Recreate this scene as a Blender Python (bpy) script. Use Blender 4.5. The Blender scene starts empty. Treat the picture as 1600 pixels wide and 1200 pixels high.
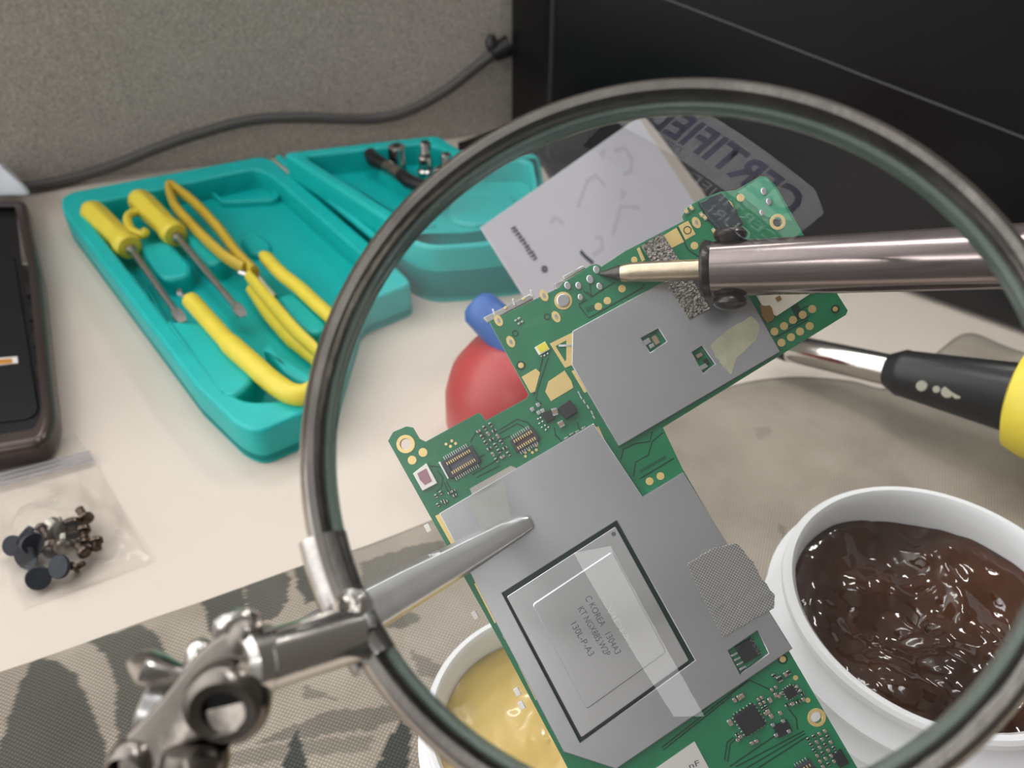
import bpy, bmesh, math, random
from mathutils import Vector, Matrix, noise

random.seed(7)
S = bpy.context.scene
S.unit_settings.system = 'METRIC'
S.unit_settings.scale_length = 0.1          # one unit is ten centimetres
V = Vector
rad = math.radians

# ------------------------------------------------------------------ camera
PITCH, CAMH, FPX = rad(40), 2.0, 1331.0
FW = V((0, math.cos(PITCH), -math.sin(PITCH)))
UP = V((0, math.sin(PITCH), math.cos(PITCH)))
RT = V((1, 0, 0))
CAM = V((0, 0, CAMH))
cd = bpy.data.cameras.new('camera')
cam = bpy.data.objects.new('camera', cd)
S.collection.objects.link(cam)
cam.location = CAM
cam.rotation_euler = (math.pi / 2 - PITCH, 0, 0)
cd.sensor_width = 36
cd.lens = FPX / 1600 * 36
cd.clip_start = 0.05
cd.dof.use_dof = True
cd.dof.focus_distance = 1.52
cd.dof.aperture_fstop = 2.6
S.camera = cam

# ------------------------------------------------------------------ view, world, lamps
S.view_settings.view_transform = 'Standard'
S.view_settings.look = 'None'
S.view_settings.exposure = 0.12
S.view_settings.gamma = 1.0
S.view_settings.use_curve_mapping = False
S.cycles.use_denoising = True
S.cycles.use_adaptive_sampling = False
S.cycles.sampling_pattern = 'TABULATED_SOBOL'
S.cycles.max_bounces = 10
S.cycles.transparent_max_bounces = 24
S.cycles.sample_clamp_indirect = 6

W = bpy.data.worlds.new('room_light')
S.world = W
W.use_nodes = True
nt = W.node_tree
bg = nt.nodes['Background']
tc = nt.nodes.new('ShaderNodeTexCoord')
dt = nt.nodes.new('ShaderNodeVectorMath')          # world glow set by direction, strongest at upper left, no window is built
dt.operation = 'DOT_PRODUCT'
dt.inputs[1].default_value = V((-.84, .14, .53)).normalized()
nt.links.new(tc.outputs['Generated'], dt.inputs[0])
mr = nt.nodes.new('ShaderNodeMapRange')
mr.inputs[1].default_value = -1
mr.inputs[2].default_value = 1
nt.links.new(dt.outputs['Value'], mr.inputs[0])
rp = nt.nodes.new('ShaderNodeValToRGB')
nt.links.new(mr.outputs[0], rp.inputs[0])
rp.color_ramp.elements[0].position = 0.0
rp.color_ramp.elements[0].color = (.10, .09, .08, 1)
rp.color_ramp.elements[1].position = 1.0
rp.color_ramp.elements[1].color = (2.6, 2.58, 2.56, 1)
for p, c in ((.40, (.14, .13, .12, 1)), (.58, (.26, .25, .24, 1)), (.79, (.38, .375, .37, 1)), (.90, (1.55, 1.54, 1.52, 1))):
    e = rp.color_ramp.elements.new(p)
    e.color = c
nt.links.new(rp.outputs[0], bg.inputs[0])
bg.inputs[1].default_value = 1.25


def lamp(name, loc, target, sx, sy, power, col=(1, 1, 1), turn=0.0):
    l = bpy.data.lights.new(name, 'AREA')
    l.shape = 'RECTANGLE'
    l.size, l.size_y = sx, sy
    l.energy = power
    l.color = col
    o = bpy.data.objects.new(name, l)
    S.collection.objects.link(o)
    o.location = loc
    o.rotation_euler = ((V(target) - V(loc)).to_track_quat('-Z', 'Y').to_matrix() @ Matrix.Rotation(turn, 3, 'Z')).to_euler()
    return o


lamp('ceiling_light', (-5, 15, 17), (-5, 15, 0), 1.6, 9, 700, (1, .98, .95), rad(90))
lamp('ceiling_light', (9.5, 14, 16), (9.5, 14, 0), 1.1, 6, 900, (1, .97, .93))
lamp('ceiling_light', (-6.2, -20, 17), (-6.2, -20, 0), 2.2, 15, 950, (1, .99, .97), rad(12))


# ------------------------------------------------------------------ pixel rays into the place
def ray(px, py):
    return FW + RT * ((px - 800) / FPX) + UP * ((600 - py) / FPX)


def dep(px, py, d):
    return CAM + ray(px, py) * d


def onz(px, py, z=0.0):
    r = ray(px, py)
    return CAM + r * ((z - CAMH) / r.z)


def onp(px, py, p0, n):
    r = ray(px, py)
    return CAM + r * ((p0 - CAM).dot(n) / r.dot(n))


# ------------------------------------------------------------------ materials
def ramp(nt, fac, stops):
    r = nt.nodes.new('ShaderNodeValToRGB')
    el = r.color_ramp.elements
    el[0].position, el[0].color = stops[0][0], (*stops[0][1], 1)
    el[1].position, el[1].color = stops[-1][0], (*stops[-1][1], 1)
    for p, c in stops[1:-1]:
        e = el.new(p)
        e.color = (*c, 1)
    nt.links.new(fac, r.inputs[0])
    return r.outputs[0]


def tex(nt, kind, scale, detail=2.0, coord='Object', stretch=None):
    t = nt.nodes.new('ShaderNodeTexNoise' if kind == 'noise' else 'ShaderNodeTexVoronoi')
    t.inputs['Scale'].default_value = scale
    if kind == 'noise':
        t.inputs['Detail'].default_value = detail
    c = nt.nodes.new('ShaderNodeTexCoord')
    src = c.outputs[coord]
    if stretch:
        m = nt.nodes.new('ShaderNodeMapping')
        m.inputs['Scale'].default_value = stretch
        nt.links.new(src, m.inputs[0])
        src = m.outputs[0]
    nt.links.new(src, t.inputs['Vector'])
    return t.outputs['Fac'] if kind == 'noise' else t.outputs['Distance']


def mat(name, col, rough=.5, metal=0.0, var=None, vscale=20, bump=0, bscale=100, spec=.5, coat=0, sss=0, sssr=(.1, .04, .02), stretch=None):
    m = bpy.data.materials.new(name)
    m.use_nodes = True
    nt = m.node_tree
    b = nt.nodes['Principled BSDF']
    b.inputs['Base Color'].default_value = (*col, 1)
    b.inputs['Roughness'].default_value = rough
    b.inputs['Metallic'].default_value = metal
    b.inputs['Specular IOR Level'].default_value = spec
    b.inputs['Coat Weight'].default_value = coat
    b.inputs['Coat Roughness'].default_value = .05
    if sss:
        b.inputs['Subsurface Weight'].default_value = sss
        b.inputs['Subsurface Radius'].default_value = sssr
        b.inputs['Subsurface Scale'].default_value = 1.0
    lo = col if not var else tuple(c * (1 - var) for c in col)
    hi = col if not var else tuple(min(1, c * (1 + var)) for c in col)
    if var:
        nt.links.new(ramp(nt, tex(nt, 'noise', vscale, 4, stretch=stretch), [(.3, lo), (.7, hi)]), b.inputs['Base Color'])
    if bump:
        bn = nt.nodes.new('ShaderNodeBump')
        bn.inputs['Strength'].default_value = bump
        bn.inputs['Distance'].default_value = .01
        nt.links.new(tex(nt, 'noise', bscale, 3, stretch=stretch), bn.inputs['Height'])
        nt.links.new(bn.outputs[0], b.inputs['Normal'])
    return m


def clear(name, tint, ior, haze=0.0, rough=0.0, hazecol=(.9, .9, .9)):
    """Clear glass or film: light goes through, the surface reflects by Fresnel."""
    m = bpy.data.materials.new(name)
    m.use_nodes = True
    nt = m.node_tree
    nt.nodes.remove(nt.nodes['Principled BSDF'])
    out = nt.nodes['Material Output']
    t = nt.nodes.new('ShaderNodeBsdfTransparent')
    t.inputs[0].default_value = (*tint, 1)
    g = nt.nodes.new('ShaderNodeBsdfGlossy')
    g.inputs['Roughness'].default_value = rough
    f = nt.nodes.new('ShaderNodeFresnel')
    f.inputs[0].default_value = ior
    x = nt.nodes.new('ShaderNodeMixShader')
    nt.links.new(f.outputs[0], x.inputs[0])
    src = t.outputs[0]
    if haze:
        d = nt.nodes.new('ShaderNodeBsdfDiffuse')
        d.inputs[0].default_value = (*hazecol, 1)
        h = nt.nodes.new('ShaderNodeMixShader')
        h.inputs[0].default_value = haze
        nt.links.new(src, h.inputs[1])
        nt.links.new(d.outputs[0], h.inputs[2])
        src = h.outputs[0]
    nt.links.new(src, x.inputs[1])
    nt.links.new(g.outputs[0], x.inputs[2])
    nt.links.new(x.outputs[0], out.inputs[0])
    return m


M = {}
M['chrome'] = mat('chrome', (.62, .60, .57), .12, 1.0, bump=.04, bscale=30)
M['chrome_dark'] = mat('aged_chrome', (.42, .40, .38), .2, 1.0, var=.25, vscale=25, bump=.08, bscale=60)
M['clamp_metal'] = mat('clamp_cast_metal', (.15, .135, .12), .22, 1.0, var=.3, vscale=12, bump=.06, bscale=40)
M['rim_metal'] = mat('rim_metal', (.36, .335, .31), .17, 1.0, var=.3, vscale=9, bump=.06, bscale=40)
M['steel'] = mat('steel', (.50, .49, .48), .3, 1.0, var=.15, vscale=60)
M['bright_steel'] = mat('bright_steel', (.75, .75, .76), .22, 1.0)
M['satin_steel'] = mat('satin_steel', (.80, .80, .81), .33, .95, var=.06, vscale=12)
M['desk'] = mat('desk_laminate', (.70, .615, .535), .45, var=.02, vscale=3, spec=.3)
M['teal'] = mat('teal_plastic', (.0, .45, .43), .45, var=.05, vscale=8, bump=.04, bscale=90)
M['yellow'] = mat('yellow_plastic', (.78, .63, .055), .4, var=.04, vscale=14, bump=.04, bscale=60)
M['mustard'] = mat('mustard_plastic', (.56, .39, .035), .4, var=.06, vscale=14)
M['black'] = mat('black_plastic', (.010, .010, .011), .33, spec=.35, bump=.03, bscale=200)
M['black_satin'] = mat('black_casing', (.005, .005, .006), .28, spec=.22)
M['grey_edge'] = mat('grey_seam', (.028, .028, .029), .35)
M['rubber'] = mat('grey_cable_sheath', (.075, .072, .07), .5)
M['white_plastic'] = mat('white_jar_plastic', (.76, .76, .775), .35, sss=.1, sssr=(.06, .06, .05))
M['clear_jar'] = mat('milky_jar_plastic', (.82, .83, .85), .3, sss=.2, sssr=(.08, .08, .08))
M['paper'] = mat('paper', (.82, .81, .90), .8, var=.015, vscale=4)
M['card'] = mat('cream_card', (.66, .60, .52), .8)
M['ink'] = mat('ink', (.05, .05, .09), .7)
M['reflection_grey'] = mat('reflection_grey', (.70, .69, .78), .8)
M['red'] = mat('red_plastic', (.40, .020, .018), .35, sss=.1)
M['blue'] = mat('blue_plastic', (.008, .09, .36), .4)
M['tissue'] = mat('tissue', (.72, .76, .82), .9, bump=.2, bscale=30)
M['solder_mask'] = mat('green_solder_mask', (.010, .155, .066), .28, var=.12, vscale=9, coat=.3)
M['mask_edge'] = mat('board_edge', (.10, .13, .02), .5)
M['trace'] = mat('dark_trace', (.004, .034, .018), .35)
M['groove_floor'] = mat('groove_floor_green', (.006, .03, .018), .3)
M['silk'] = mat('trace_green', (.02, .11, .045), .4)
M['gold'] = mat('gold_plating', (.83, .62, .27), .38, .75)
M['solder'] = mat('solder', (.58, .58, .59), .26, 1.0)
M['chipbody'] = mat('chip_resin', (.010, .011, .013), .45)
M['ceramic'] = mat('ceramic_capacitor', (.24, .17, .12), .4)
M['conn'] = mat('connector_plastic', (.035, .033, .045), .4)
M['shield'] = mat('shield_sheet_metal', (.46, .46, .48), .32, .92, var=.05, vscale=4, bump=.03, bscale=10)
M['chiplid'] = mat('chip_lid_metal', (.70, .70, .72), .2, .95, var=.02, vscale=5)
M['silver_edge'] = mat('bright_edge', (.82, .82, .84), .25, 1.0)
M['tape'] = mat('glitter_tape', (.20, .182, .165), .35, .8, var=.9, vscale=190, bump=1.0, bscale=260)
M['mesh_tape'] = mat('woven_conductive_tape', (.33, .32, .305), .5, .3, var=.18, vscale=120, bump=.15, bscale=120)
M['residue'] = mat('dried_adhesive', (.36, .35, .25), .6, var=.25, vscale=14, bump=.2, bscale=40)
M['faded'] = mat('faded_adhesive', (.40, .40, .38), .5, .4, var=.06, vscale=10)
M['label_white'] = mat('white_label', (.85, .80, .76), .5)
M['foil_label'] = mat('silvery_label', (.92, .88, .84), .3, .8)
M['cream'] = mat('cream_insulation', (.72, .66, .55), .5)
M['brown'] = mat('brown_residue', (.22, .12, .03), .4)
M['etched'] = mat('etched_lettering', (.11, .11, .125), .5, .2)
M['etched_faint'] = mat('etched_logo', (.44, .42, .385), .5, .6)
M['barrel'] = mat('heat_tinted_steel', (.26, .215, .21), .19, 1.0, var=.16, vscale=5, stretch=(.3, 3, 3))
M['tip'] = mat('iron_tip_plating', (.46, .38, .28), .3, 1.0, var=.25, vscale=12, bump=.1, bscale=60)
M['burnt'] = mat('burnt_metal', (.05, .045, .042), .27, .8, var=.3, vscale=30, bump=.15, bscale=50)
M['flux'] = mat('brown_flux_paste', (.032, .0085, .0010), .08, var=.7, vscale=3.2, bump=.45, bscale=11, spec=.5)
M['rosin'] = mat('yellow_paste', (.78, .56, .20), .18, var=.12, vscale=4, coat=.4, sss=.3, sssr=(.12, .08, .02))
M['screw_black'] = mat('blackened_screw', (.012, .016, .026), .42, .2, var=.3, vscale=60)
M['screw_brown'] = mat('bronze_screw', (.10, .072, .058), .3, .9, var=.3, vscale=50)
M['screw_steel'] = mat('nickel_screw', (.40, .38, .33), .28, 1.0)
M['phone'] = mat('phone_inner_black', (.008, .008, .009), .5, var=.2, vscale=12, spec=.25)
M['phone_edge'] = mat('bronze_phone_bezel', (.085, .065, .060), .28, .6)
M['chip_window'] = mat('pink_window', (.33, .16, .20), .35)
M['led'] = mat('led_phosphor', (.75, .68, .05), .35)
M['lens'] = clear('lens_glass', (.988, .994, .99), 1.33)
M['lens_edge'] = clear('ground_lens_edge', (.62, .74, .70), 1.5, haze=.3, rough=.15, hazecol=(.40, .50, .46))
M['film'] = clear('clear_plastic_film', (.988, .988, .985), 1.18, haze=.03, rough=.03)


def wall_mat():
    m = mat('speckled_panel_fabric', (.3, .27, .24), .95, spec=.1)
    nt = m.node_tree
    b = nt.nodes['Principled BSDF']
    c = ramp(nt, tex(nt, 'noise', 75, 6), [(.34, (.35, .312, .275)), (.5, (.45, .405, .36)), (.66, (.56, .51, .46))])
    nt.links.new(c, b.inputs['Base Color'])
    bn = nt.nodes.new('ShaderNodeBump')
    bn.inputs['Strength'].default_value = .5
    bn.inputs['Distance'].default_value = .01
    nt.links.new(tex(nt, 'noise', 80, 3), bn.inputs['Height'])
    nt.links.new(bn.outputs[0], b.inputs['Normal'])
    return m


M['wall'] = wall_mat()


def weave(m, scale, lo, hi):
    nt = m.node_tree
    b = nt.nodes['Principled BSDF']
    c = nt.nodes.new('ShaderNodeTexCoord')
    mm = nt.nodes.new('ShaderNodeMath')
    mm.operation = 'MULTIPLY'
    for i, ax in enumerate('XY'):
        mp = nt.nodes.new('ShaderNodeMapping')
        mp.inputs['Rotation'].default_value = (0, 0, rad(30))
        w = nt.nodes.new('ShaderNodeTexWave')
        w.bands_direction = ax
        w.inputs['Scale'].default_value = scale
        w.inputs['Distortion'].default_value = .6
        nt.links.new(c.outputs['Object'], mp.inputs[0])
        nt.links.new(mp.outputs[0], w.inputs['Vector'])
        nt.links.new(w.outputs['Fac'], mm.inputs[i])
    nt.links.new(ramp(nt, mm.outputs[0], [(.1, lo), (.7, hi)]), b.inputs['Base Color'])


weave(M['mesh_tape'], 75, (.16, .155, .15), (.46, .445, .43))


def cloth_mat():
    """Printed ripstop cotton: the print is stored on the mesh, the weave is procedural."""
    m = mat('camouflage_cotton', (.4, .36, .3), .9, spec=.1)
    nt = m.node_tree
    b = nt.nodes['Principled BSDF']
    at = nt.nodes.new('ShaderNodeAttribute')
    at.attribute_name = 'dye'
    n1 = tex(nt, 'noise', 5, 3)
    base = ramp(nt, n1, [(.35, (.34, .295, .24)), (.65, (.42, .37, .305))])
    mx = nt.nodes.new('ShaderNodeMix')
    mx.data_type = 'RGBA'
    nt.links.new(at.outputs['Fac'], mx.inputs['Factor'])
    nt.links.new(base, mx.inputs['A'])
    mx.inputs['B'].default_value = (.070, .076, .068, 1)
    tcn = nt.nodes.new('ShaderNodeTexCoord')
    hs = []
    for ax in (0, 1):
        w = nt.nodes.new('ShaderNodeTexWave')
        w.bands_direction = 'X' if ax == 0 else 'Y'
        w.inputs['Scale'].default_value = 38
        w.inputs['Distortion'].default_value = .4
        mp = nt.nodes.new('ShaderNodeMapping')
        mp.inputs['Rotation'].default_value = (0, 0, .35)
        nt.links.new(tcn.outputs['Object'], mp.inputs[0])
        nt.links.new(mp.outputs[0], w.inputs['Vector'])
        hs.append(w.outputs['Fac'])
    mm = nt.nodes.new('ShaderNodeMath')
    mm.operation = 'MULTIPLY'
    nt.links.new(hs[0], mm.inputs[0])
    nt.links.new(hs[1], mm.inputs[1])
    wv = ramp(nt, mm.outputs[0], [(.05, (.62, .62, .62)), (.5, (1.12, 1.12, 1.12))])
    m2 = nt.nodes.new('ShaderNodeMix')
    m2.data_type = 'RGBA'
    m2.blend_type = 'MULTIPLY'
    m2.inputs['Factor'].default_value = 1
    nt.links.new(mx.outputs['Result'], m2.inputs['A'])
    nt.links.new(wv, m2.inputs['B'])
    nt.links.new(m2.outputs['Result'], b.inputs['Base Color'])
    return m


M['cloth'] = cloth_mat()


# ------------------------------------------------------------------ object helpers
def tag(o, label, cat, group=None, kind=None):
    o['label'] = label
    o['category'] = cat
    if group:
        o['group'] = group
    if kind:
        o['kind'] = kind
    return o


def struct(o):
    o['kind'] = 'structure'
    return o


def thing(name, label, cat, loc=(0, 0, 0), group=None, rot=None):
    o = bpy.data.objects.new(name, None)
    o.empty_display_size = .05
    S.collection.objects.link(o)
    if rot is not None:
        o.matrix_world = Matrix.Translation(V(loc)) @ rot.to_4x4()
    else:
        o.location = loc
    bpy.context.view_layer.update()
    return tag(o, label, cat, group)


def link(name, me, m, parent=None, world=True, smooth=True):
    """Links a mesh; verts are in world space unless world is False (then in the parent's own frame)."""
    if m is not None:
        me.materials.clear()
        me.materials.append(m)
    if smooth:
        for p in me.polygons:
            p.use_smooth = True
        try:
            me.set_sharp_from_angle(angle=rad(38))
        except Exception:
            pass
    o = bpy.data.objects.new(name, me)
    S.collection.objects.link(o)
    if parent is not None:
        root = parent
        mw = Matrix.Identity(4)
        chain = []
        while root is not None:
            chain.append(root)
            root = root.parent
        for r in reversed(chain):
            mw = mw @ r.matrix_basis
        if world:
            me.transform(mw.inverted())
        o.parent = parent
    return o


def from_bm(name, bm, m, parent=None, world=True, smooth=True):
    bmesh.ops.recalc_face_normals(bm, faces=bm.faces)
    me = bpy.data.meshes.new(name)
    bm.to_mesh(me)
    bm.free()
    return link(name, me, m, parent, world, smooth)


def frame_of(a, b):
    z = (b - a).normalized()
    h = V((0, 0, 1)) if abs(z.z) < .95 else V((1, 0, 0))
    x = h.cross(z).normalized()
    y = z.cross(x)
    return x, y, z


def add_lathe(bm, a, b, prof, n=32, closed=False, cap=True):
    """prof is (distance from a along a->b, radius)."""
    a, b = V(a), V(b)
    x, y, z = frame_of(a, b)
    rings = []
    for t, r in prof:
        if r < 1e-6:
            rings.append([bm.verts.new(a + z * t)])
        else:
            rings.append([bm.verts.new(a + z * t + (x * math.cos(2 * math.pi * i / n) + y * math.sin(2 * math.pi * i / n)) * r) for i in range(n)])
    if closed:
        rings.append(rings[0])
    for p, q in zip(rings, rings[1:]):
        for i in range(n):
            j = (i + 1) % n
            if len(p) == 1 and len(q) == 1:
                continue
            if len(p) == 1:
                bm.faces.new((p[0], q[i], q[j]))
            elif len(q) == 1:
                bm.faces.new((p[i], p[j], q[0]))
            else:
                bm.faces.new((p[i], p[j], q[j], q[i]))
    if cap and not closed:
        for r in (rings[0], rings[-1]):
            if len(r) > 1:
                bm.faces.new(r)


def lathe(name, a, b, prof, m, parent=None, n=32, closed=False, cap=True):
    bm = bmesh.new()
    add_lathe(bm, a, b, prof, n, closed, cap)
    return from_bm(name, bm, m, parent)


def smooth_path(pts, k=6):
    out = []
    n = len(pts)
    for i in range(n - 1):
        p0, p1, p2, p3 = pts[max(i - 1, 0)], pts[i], pts[i + 1], pts[min(i + 2, n - 1)]
        for s in range(k):
            t = s / k
            out.append(.5 * ((2 * p1) + (p2 - p0) * t + (2 * p0 - 5 * p1 + 4 * p2 - p3) * t * t + (3 * p1 - p0 - 3 * p2 + p3) * t ** 3))
    out.append(pts[-1])
    return out


def add_sweep(bm, pts, rads, n=12, up=None, flat=1.0):
    """Sweep an ellipse along a path; rads one radius per point; flat scales along 'up'."""
    rings = []
    for i, p in enumerate(pts):
        t = (pts[min(i + 1, len(pts) - 1)] - pts[max(i - 1, 0)]).normalized()
        u = V(up) if up is not None else (V((0, 0, 1)) if abs(t.z) < .9 else V((1, 0, 0)))
        x = t.cross(u).normalized()
        y = x.cross(t).normalized()
        r = rads[i] if not isinstance(rads, (int, float)) else rads
        rings.append([bm.verts.new(p + x * math.cos(2 * math.pi * k / n) * r + y * math.sin(2 * math.pi * k / n) * r * flat) for k in range(n)])
    for a, b in zip(rings, rings[1:]):
        for i in range(n):
            j = (i + 1) % n
            bm.faces.new((a[i], a[j], b[j], b[i]))
    bm.faces.new(rings[0])
    bm.faces.new(rings[-1])


def sweep(name, pts, rads, m, parent=None, n=12, up=None, flat=1.0):
    bm = bmesh.new()
    add_sweep(bm, pts, rads, n, up, flat)
    return from_bm(name, bm, m, parent)


def curve_mesh(loops, z0, z1, bev=0.0, res=1):
    """Filled 2-D outline (first loop) with holes (other loops), thickness z0..z1, as a mesh in its own xy frame."""
    cu = bpy.data.curves.new('outline', 'CURVE')
    cu.dimensions = '2D'
    cu.fill_mode = 'BOTH'
    half = (z1 - z0) / 2
    bev = min(bev, half * .95)
    cu.extrude = half - bev
    cu.bevel_depth = bev
    cu.bevel_resolution = res
    cu.offset = -bev
    for lp in loops:
        s = cu.splines.new('POLY')
        s.points.add(len(lp) - 1)
        for p, (x, y) in zip(s.points, lp):
            p.co = (x, y, 0, 1)
        s.use_cyclic_u = True
    o = bpy.data.objects.new('outline', cu)
    S.collection.objects.link(o)
    dg = bpy.context.evaluated_depsgraph_get()
    me = bpy.data.meshes.new_from_object(o.evaluated_get(dg))
    bpy.data.objects.remove(o)
    bpy.data.curves.remove(cu)
    for v in me.vertices:
        v.co.z += (z0 + z1) / 2
    return me


def round_poly(pts, r, k=5):
    """Rounds the corners of a 2-D polygon; r is one radius or one per corner."""
    out = []
    n = len(pts)
    for i in range(n):
        p = V(pts[i])
        a, b = V(pts[i - 1]), V(pts[(i + 1) % n])
        rr = r[i] if isinstance(r, (list, tuple)) else r
        da, db = (a - p), (b - p)
        rr = min(rr, da.length * .48, db.length * .48)
        if rr < 1e-5:
            out.append((p.x, p.y))
            continue
        s, e = p + da.normalized() * rr, p + db.normalized() * rr
        for j in range(k + 1):
            t = j / k
            q = s * (1 - t) ** 2 + p * 2 * t * (1 - t) + e * t * t
            out.append((q.x, q.y))
    return out


def circ(x, y, r, n=20, ry=None, a=0):
    ry = ry or r
    return [(x + math.cos(2 * math.pi * i / n) * r * math.cos(a) - math.sin(2 * math.pi * i / n) * ry * math.sin(a),
             y + math.cos(2 * math.pi * i / n) * r * math.sin(a) + math.sin(2 * math.pi * i / n) * ry * math.cos(a)) for i in range(n)]


def xy(pts, z):
    return [onz(px, py, z).to_2d()[:] for px, py in pts]


def text_mesh(txt, size, font_depth=0.0, bold=0.0):
    cu = bpy.data.curves.new('lettering', 'FONT')
    cu.body = txt
    cu.size = size
    cu.extrude = font_depth
    cu.offset = bold
    o = bpy.data.objects.new('lettering', cu)
    S.collection.objects.link(o)
    dg = bpy.context.evaluated_depsgraph_get()
    me = bpy.data.meshes.new_from_object(o.evaluated_get(dg))
    bpy.data.objects.remove(o)
    bpy.data.curves.remove(cu)
    return me


# ================================================================== setting
WA, WB = onz(0, 293), onz(780, 205)
wd = (WB - WA).normalized()
wn = V((wd.y, -wd.x, 0))
if wn.y > 0:
    wn = -wn
a, b = WA - wd * 6, WA + wd * 9
bm = bmesh.new()
q = [a, b, b - wn * .3, a - wn * .3]
lo = [bm.verts.new((p.x, p.y, -1)) for p in q]
hi = [bm.verts.new((p.x, p.y, 2.6)) for p in q]
for i in range(4):
    bm.faces.new((lo[i], lo[(i + 1) % 4], hi[(i + 1) % 4], hi[i]))
bm.faces.new(hi)
bm.faces.new(lo)
struct(from_bm('wall_back', bm, M['wall'], smooth=False))

# desk top: reaches the wall, runs out of frame
e1, e2 = WA - wd * 5, WA + wd * 8
dk = [(e1 + wn * .004).to_2d()[:], (e2 + wn * .004).to_2d()[:], (6, -.4), (-4, -.4)]
me = curve_mesh([dk], -.28, 0, .02)
tag(link('desk', me, M['desk'], smooth=True), 'pale cream laminate desk top under all the tools', 'desk')

# ================================================================== camouflage cloth
EDGE = [(-260, 1130), (-150, 1092), (0, 1042), (100, 1008), (212, 967), (310, 934), (400, 902), (490, 870), (570, 846), (695, 798), (800, 760), (900, 715), (1060, 632),
        (1120, 604), (1180, 588), (1250, 582), (1330, 588), (1385, 600), (1430, 580), (1465, 545), (1515, 514), (1580, 536), (1700, 582), (1950, 680)]


def cr(x0, y0, s, pts):
    return [(x0 + x / s, y0 + y / s) for x, y in pts]


L3 = lambda pts: cr(100, 780, 2.667, pts)
DARK = [(L3([(570, 420), (700, 350), (745, 360), (760, 450), (770, 540), (640, 590), (612, 560)]), .85),
        (L3([(745, 330), (900, 275), (945, 330), (935, 430), (900, 500), (790, 530), (765, 440)]), .8),
        (L3([(950, 275), (1045, 235), (1075, 430), (1010, 450), (975, 380)]), .85),
        (L3([(90, 590), (320, 520), (400, 580), (440, 690), (420, 770), (330, 900), (260, 1150), (235, 1130), (210, 900), (215, 760), (170, 650)]), .8),
        (L3([(-120, 640), (0, 700), (60, 740), (110, 850), (170, 1000), (190, 1150), (-300, 1150)]), .85),
        (L3([(970, 960), (1012, 1080), (1012, 1150), (900, 1150)]), 1.0),
        (L3([(1410, 915), (1445, 990), (1440, 1160), (1280, 1160)]), 1.0),
        (L3([(780, 1020), (1100, 900), (1400, 870), (1430, 920), (1280, 975), (900, 1015)]), .55),
        (L3([(690, 1060), (1000, 1010), (1290, 1000), (1280, 1060), (1000, 1080), (700, 1120)]), .4),
        (L3([(1000, 780), (1150, 850), (1000, 840)]), .5),
        (L3([(1510, 1100), (1560, 1010), (1650, 1060), (1700, 1160), (1500, 1160)]), .9),
        ([(590, 952), (640, 958), (662, 965), (655, 973), (628, 985), (604, 984)], .62),
        ([(563, 877), (640, 855), (693, 843), (696, 862), (640, 890), (590, 922), (566, 915)], .62),
        ([(640, 1015), (700, 1050), (690, 1075), (650, 1050)], .5),
        ([(1545, 1150), (1572, 1140), (1620, 1190), (1640, 1230), (1600, 1230), (1575, 1180)], 1.0),
        ([(1588, 1085), (1640, 1080), (1640, 1130), (1600, 1120)], 1.0),
        ([(1212, 822), (1222, 818), (1240, 850), (1232, 852)], .4),
        ([(1175, 672), (1200, 668), (1205, 680), (1185, 690)], .22)]


def inside(x, y, poly):
    c = False
    j = len(poly) - 1
    for i in range(len(poly)):
        xi, yi = poly[i]
        xj, yj = poly[j]
        if (yi > y) != (yj > y) and x < (xj - xi) * (y - yi) / (yj - yi) + xi:
            c = not c
        j = i
    return c


def to_px(p):
    d = p - CAM
    k = d.dot(FW)
    return 800 + d.dot(RT) / k * FPX, 600 - d.dot(UP) / k * FPX


NU, NV = 420, 240
edge_w = smooth_path([onz(px, py, .03) for px, py in EDGE], 18)
seg = [0]
for p, q in zip(edge_w, edge_w[1:]):
    seg.append(seg[-1] + (q - p).length)


def edge_at(s):
    s *= seg[-1]
    for i in range(len(seg) - 1):
        if s <= seg[i + 1]:
            return edge_w[i].lerp(edge_w[i + 1], (s - seg[i]) / max(1e-9, seg[i + 1] - seg[i]))
    return edge_w[-1]


bm = bmesh.new()
lay = bm.verts.layers.float.new('dye')
rows = []
for i in range(NU + 1):
    s = i / NU
    top = edge_at(s)
    bot = V((-2.1 + 4.2 * s, .28, .03))
    col = []
    for j in range(NV + 1):
        t = j / NV
        p = top.lerp(bot, t)
        w = noise.noise(V((p.x * 2.2, p.y * 2.2, 3))) * .03 + noise.noise(V((p.x * 6, p.y * 6, 9))) * .008
        # a raised fold where the cloth bunches up beside the handled tool
        fold = math.exp(-((s - .90) / .07) ** 2) * math.exp(-((t - .12) / .12) ** 2) * .10
        k = min(1, t * 14)
        p = V((p.x, p.y, .010 + (.028 + w + fold) * (k * (2 - k))))
        v = bm.verts.new(p)
        px, py = to_px(V((p.x, p.y, .03)))
        d = 0
        for poly, amt in DARK:
            jx, jy = noise.noise(V((px * .06, py * .06, 1))) * 5, noise.noise(V((px * .06, py * .06, 7))) * 5
            if inside(px + jx, py + jy, poly):
                d = max(d, amt)
        # hem stitched along the edge
        if t < .010:
            d = max(d, .35)
        v[lay] = d
        col.append(v)
    rows.append(col)
for i in range(NU):
    for j in range(NV):
        bm.faces.new((rows[i][j], rows[i][j + 1], rows[i + 1][j + 1], rows[i + 1][j]))
cloth = from_bm('camouflage_cloth', bm, M['cloth'])
tag(cloth, 'tan cotton cloth with grey green camouflage leaf print covering the front of the desk', 'cloth')
sm = cloth.modifiers.new('thickness', 'SOLIDIFY')
sm.thickness = .008
sm.offset = -1

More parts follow.
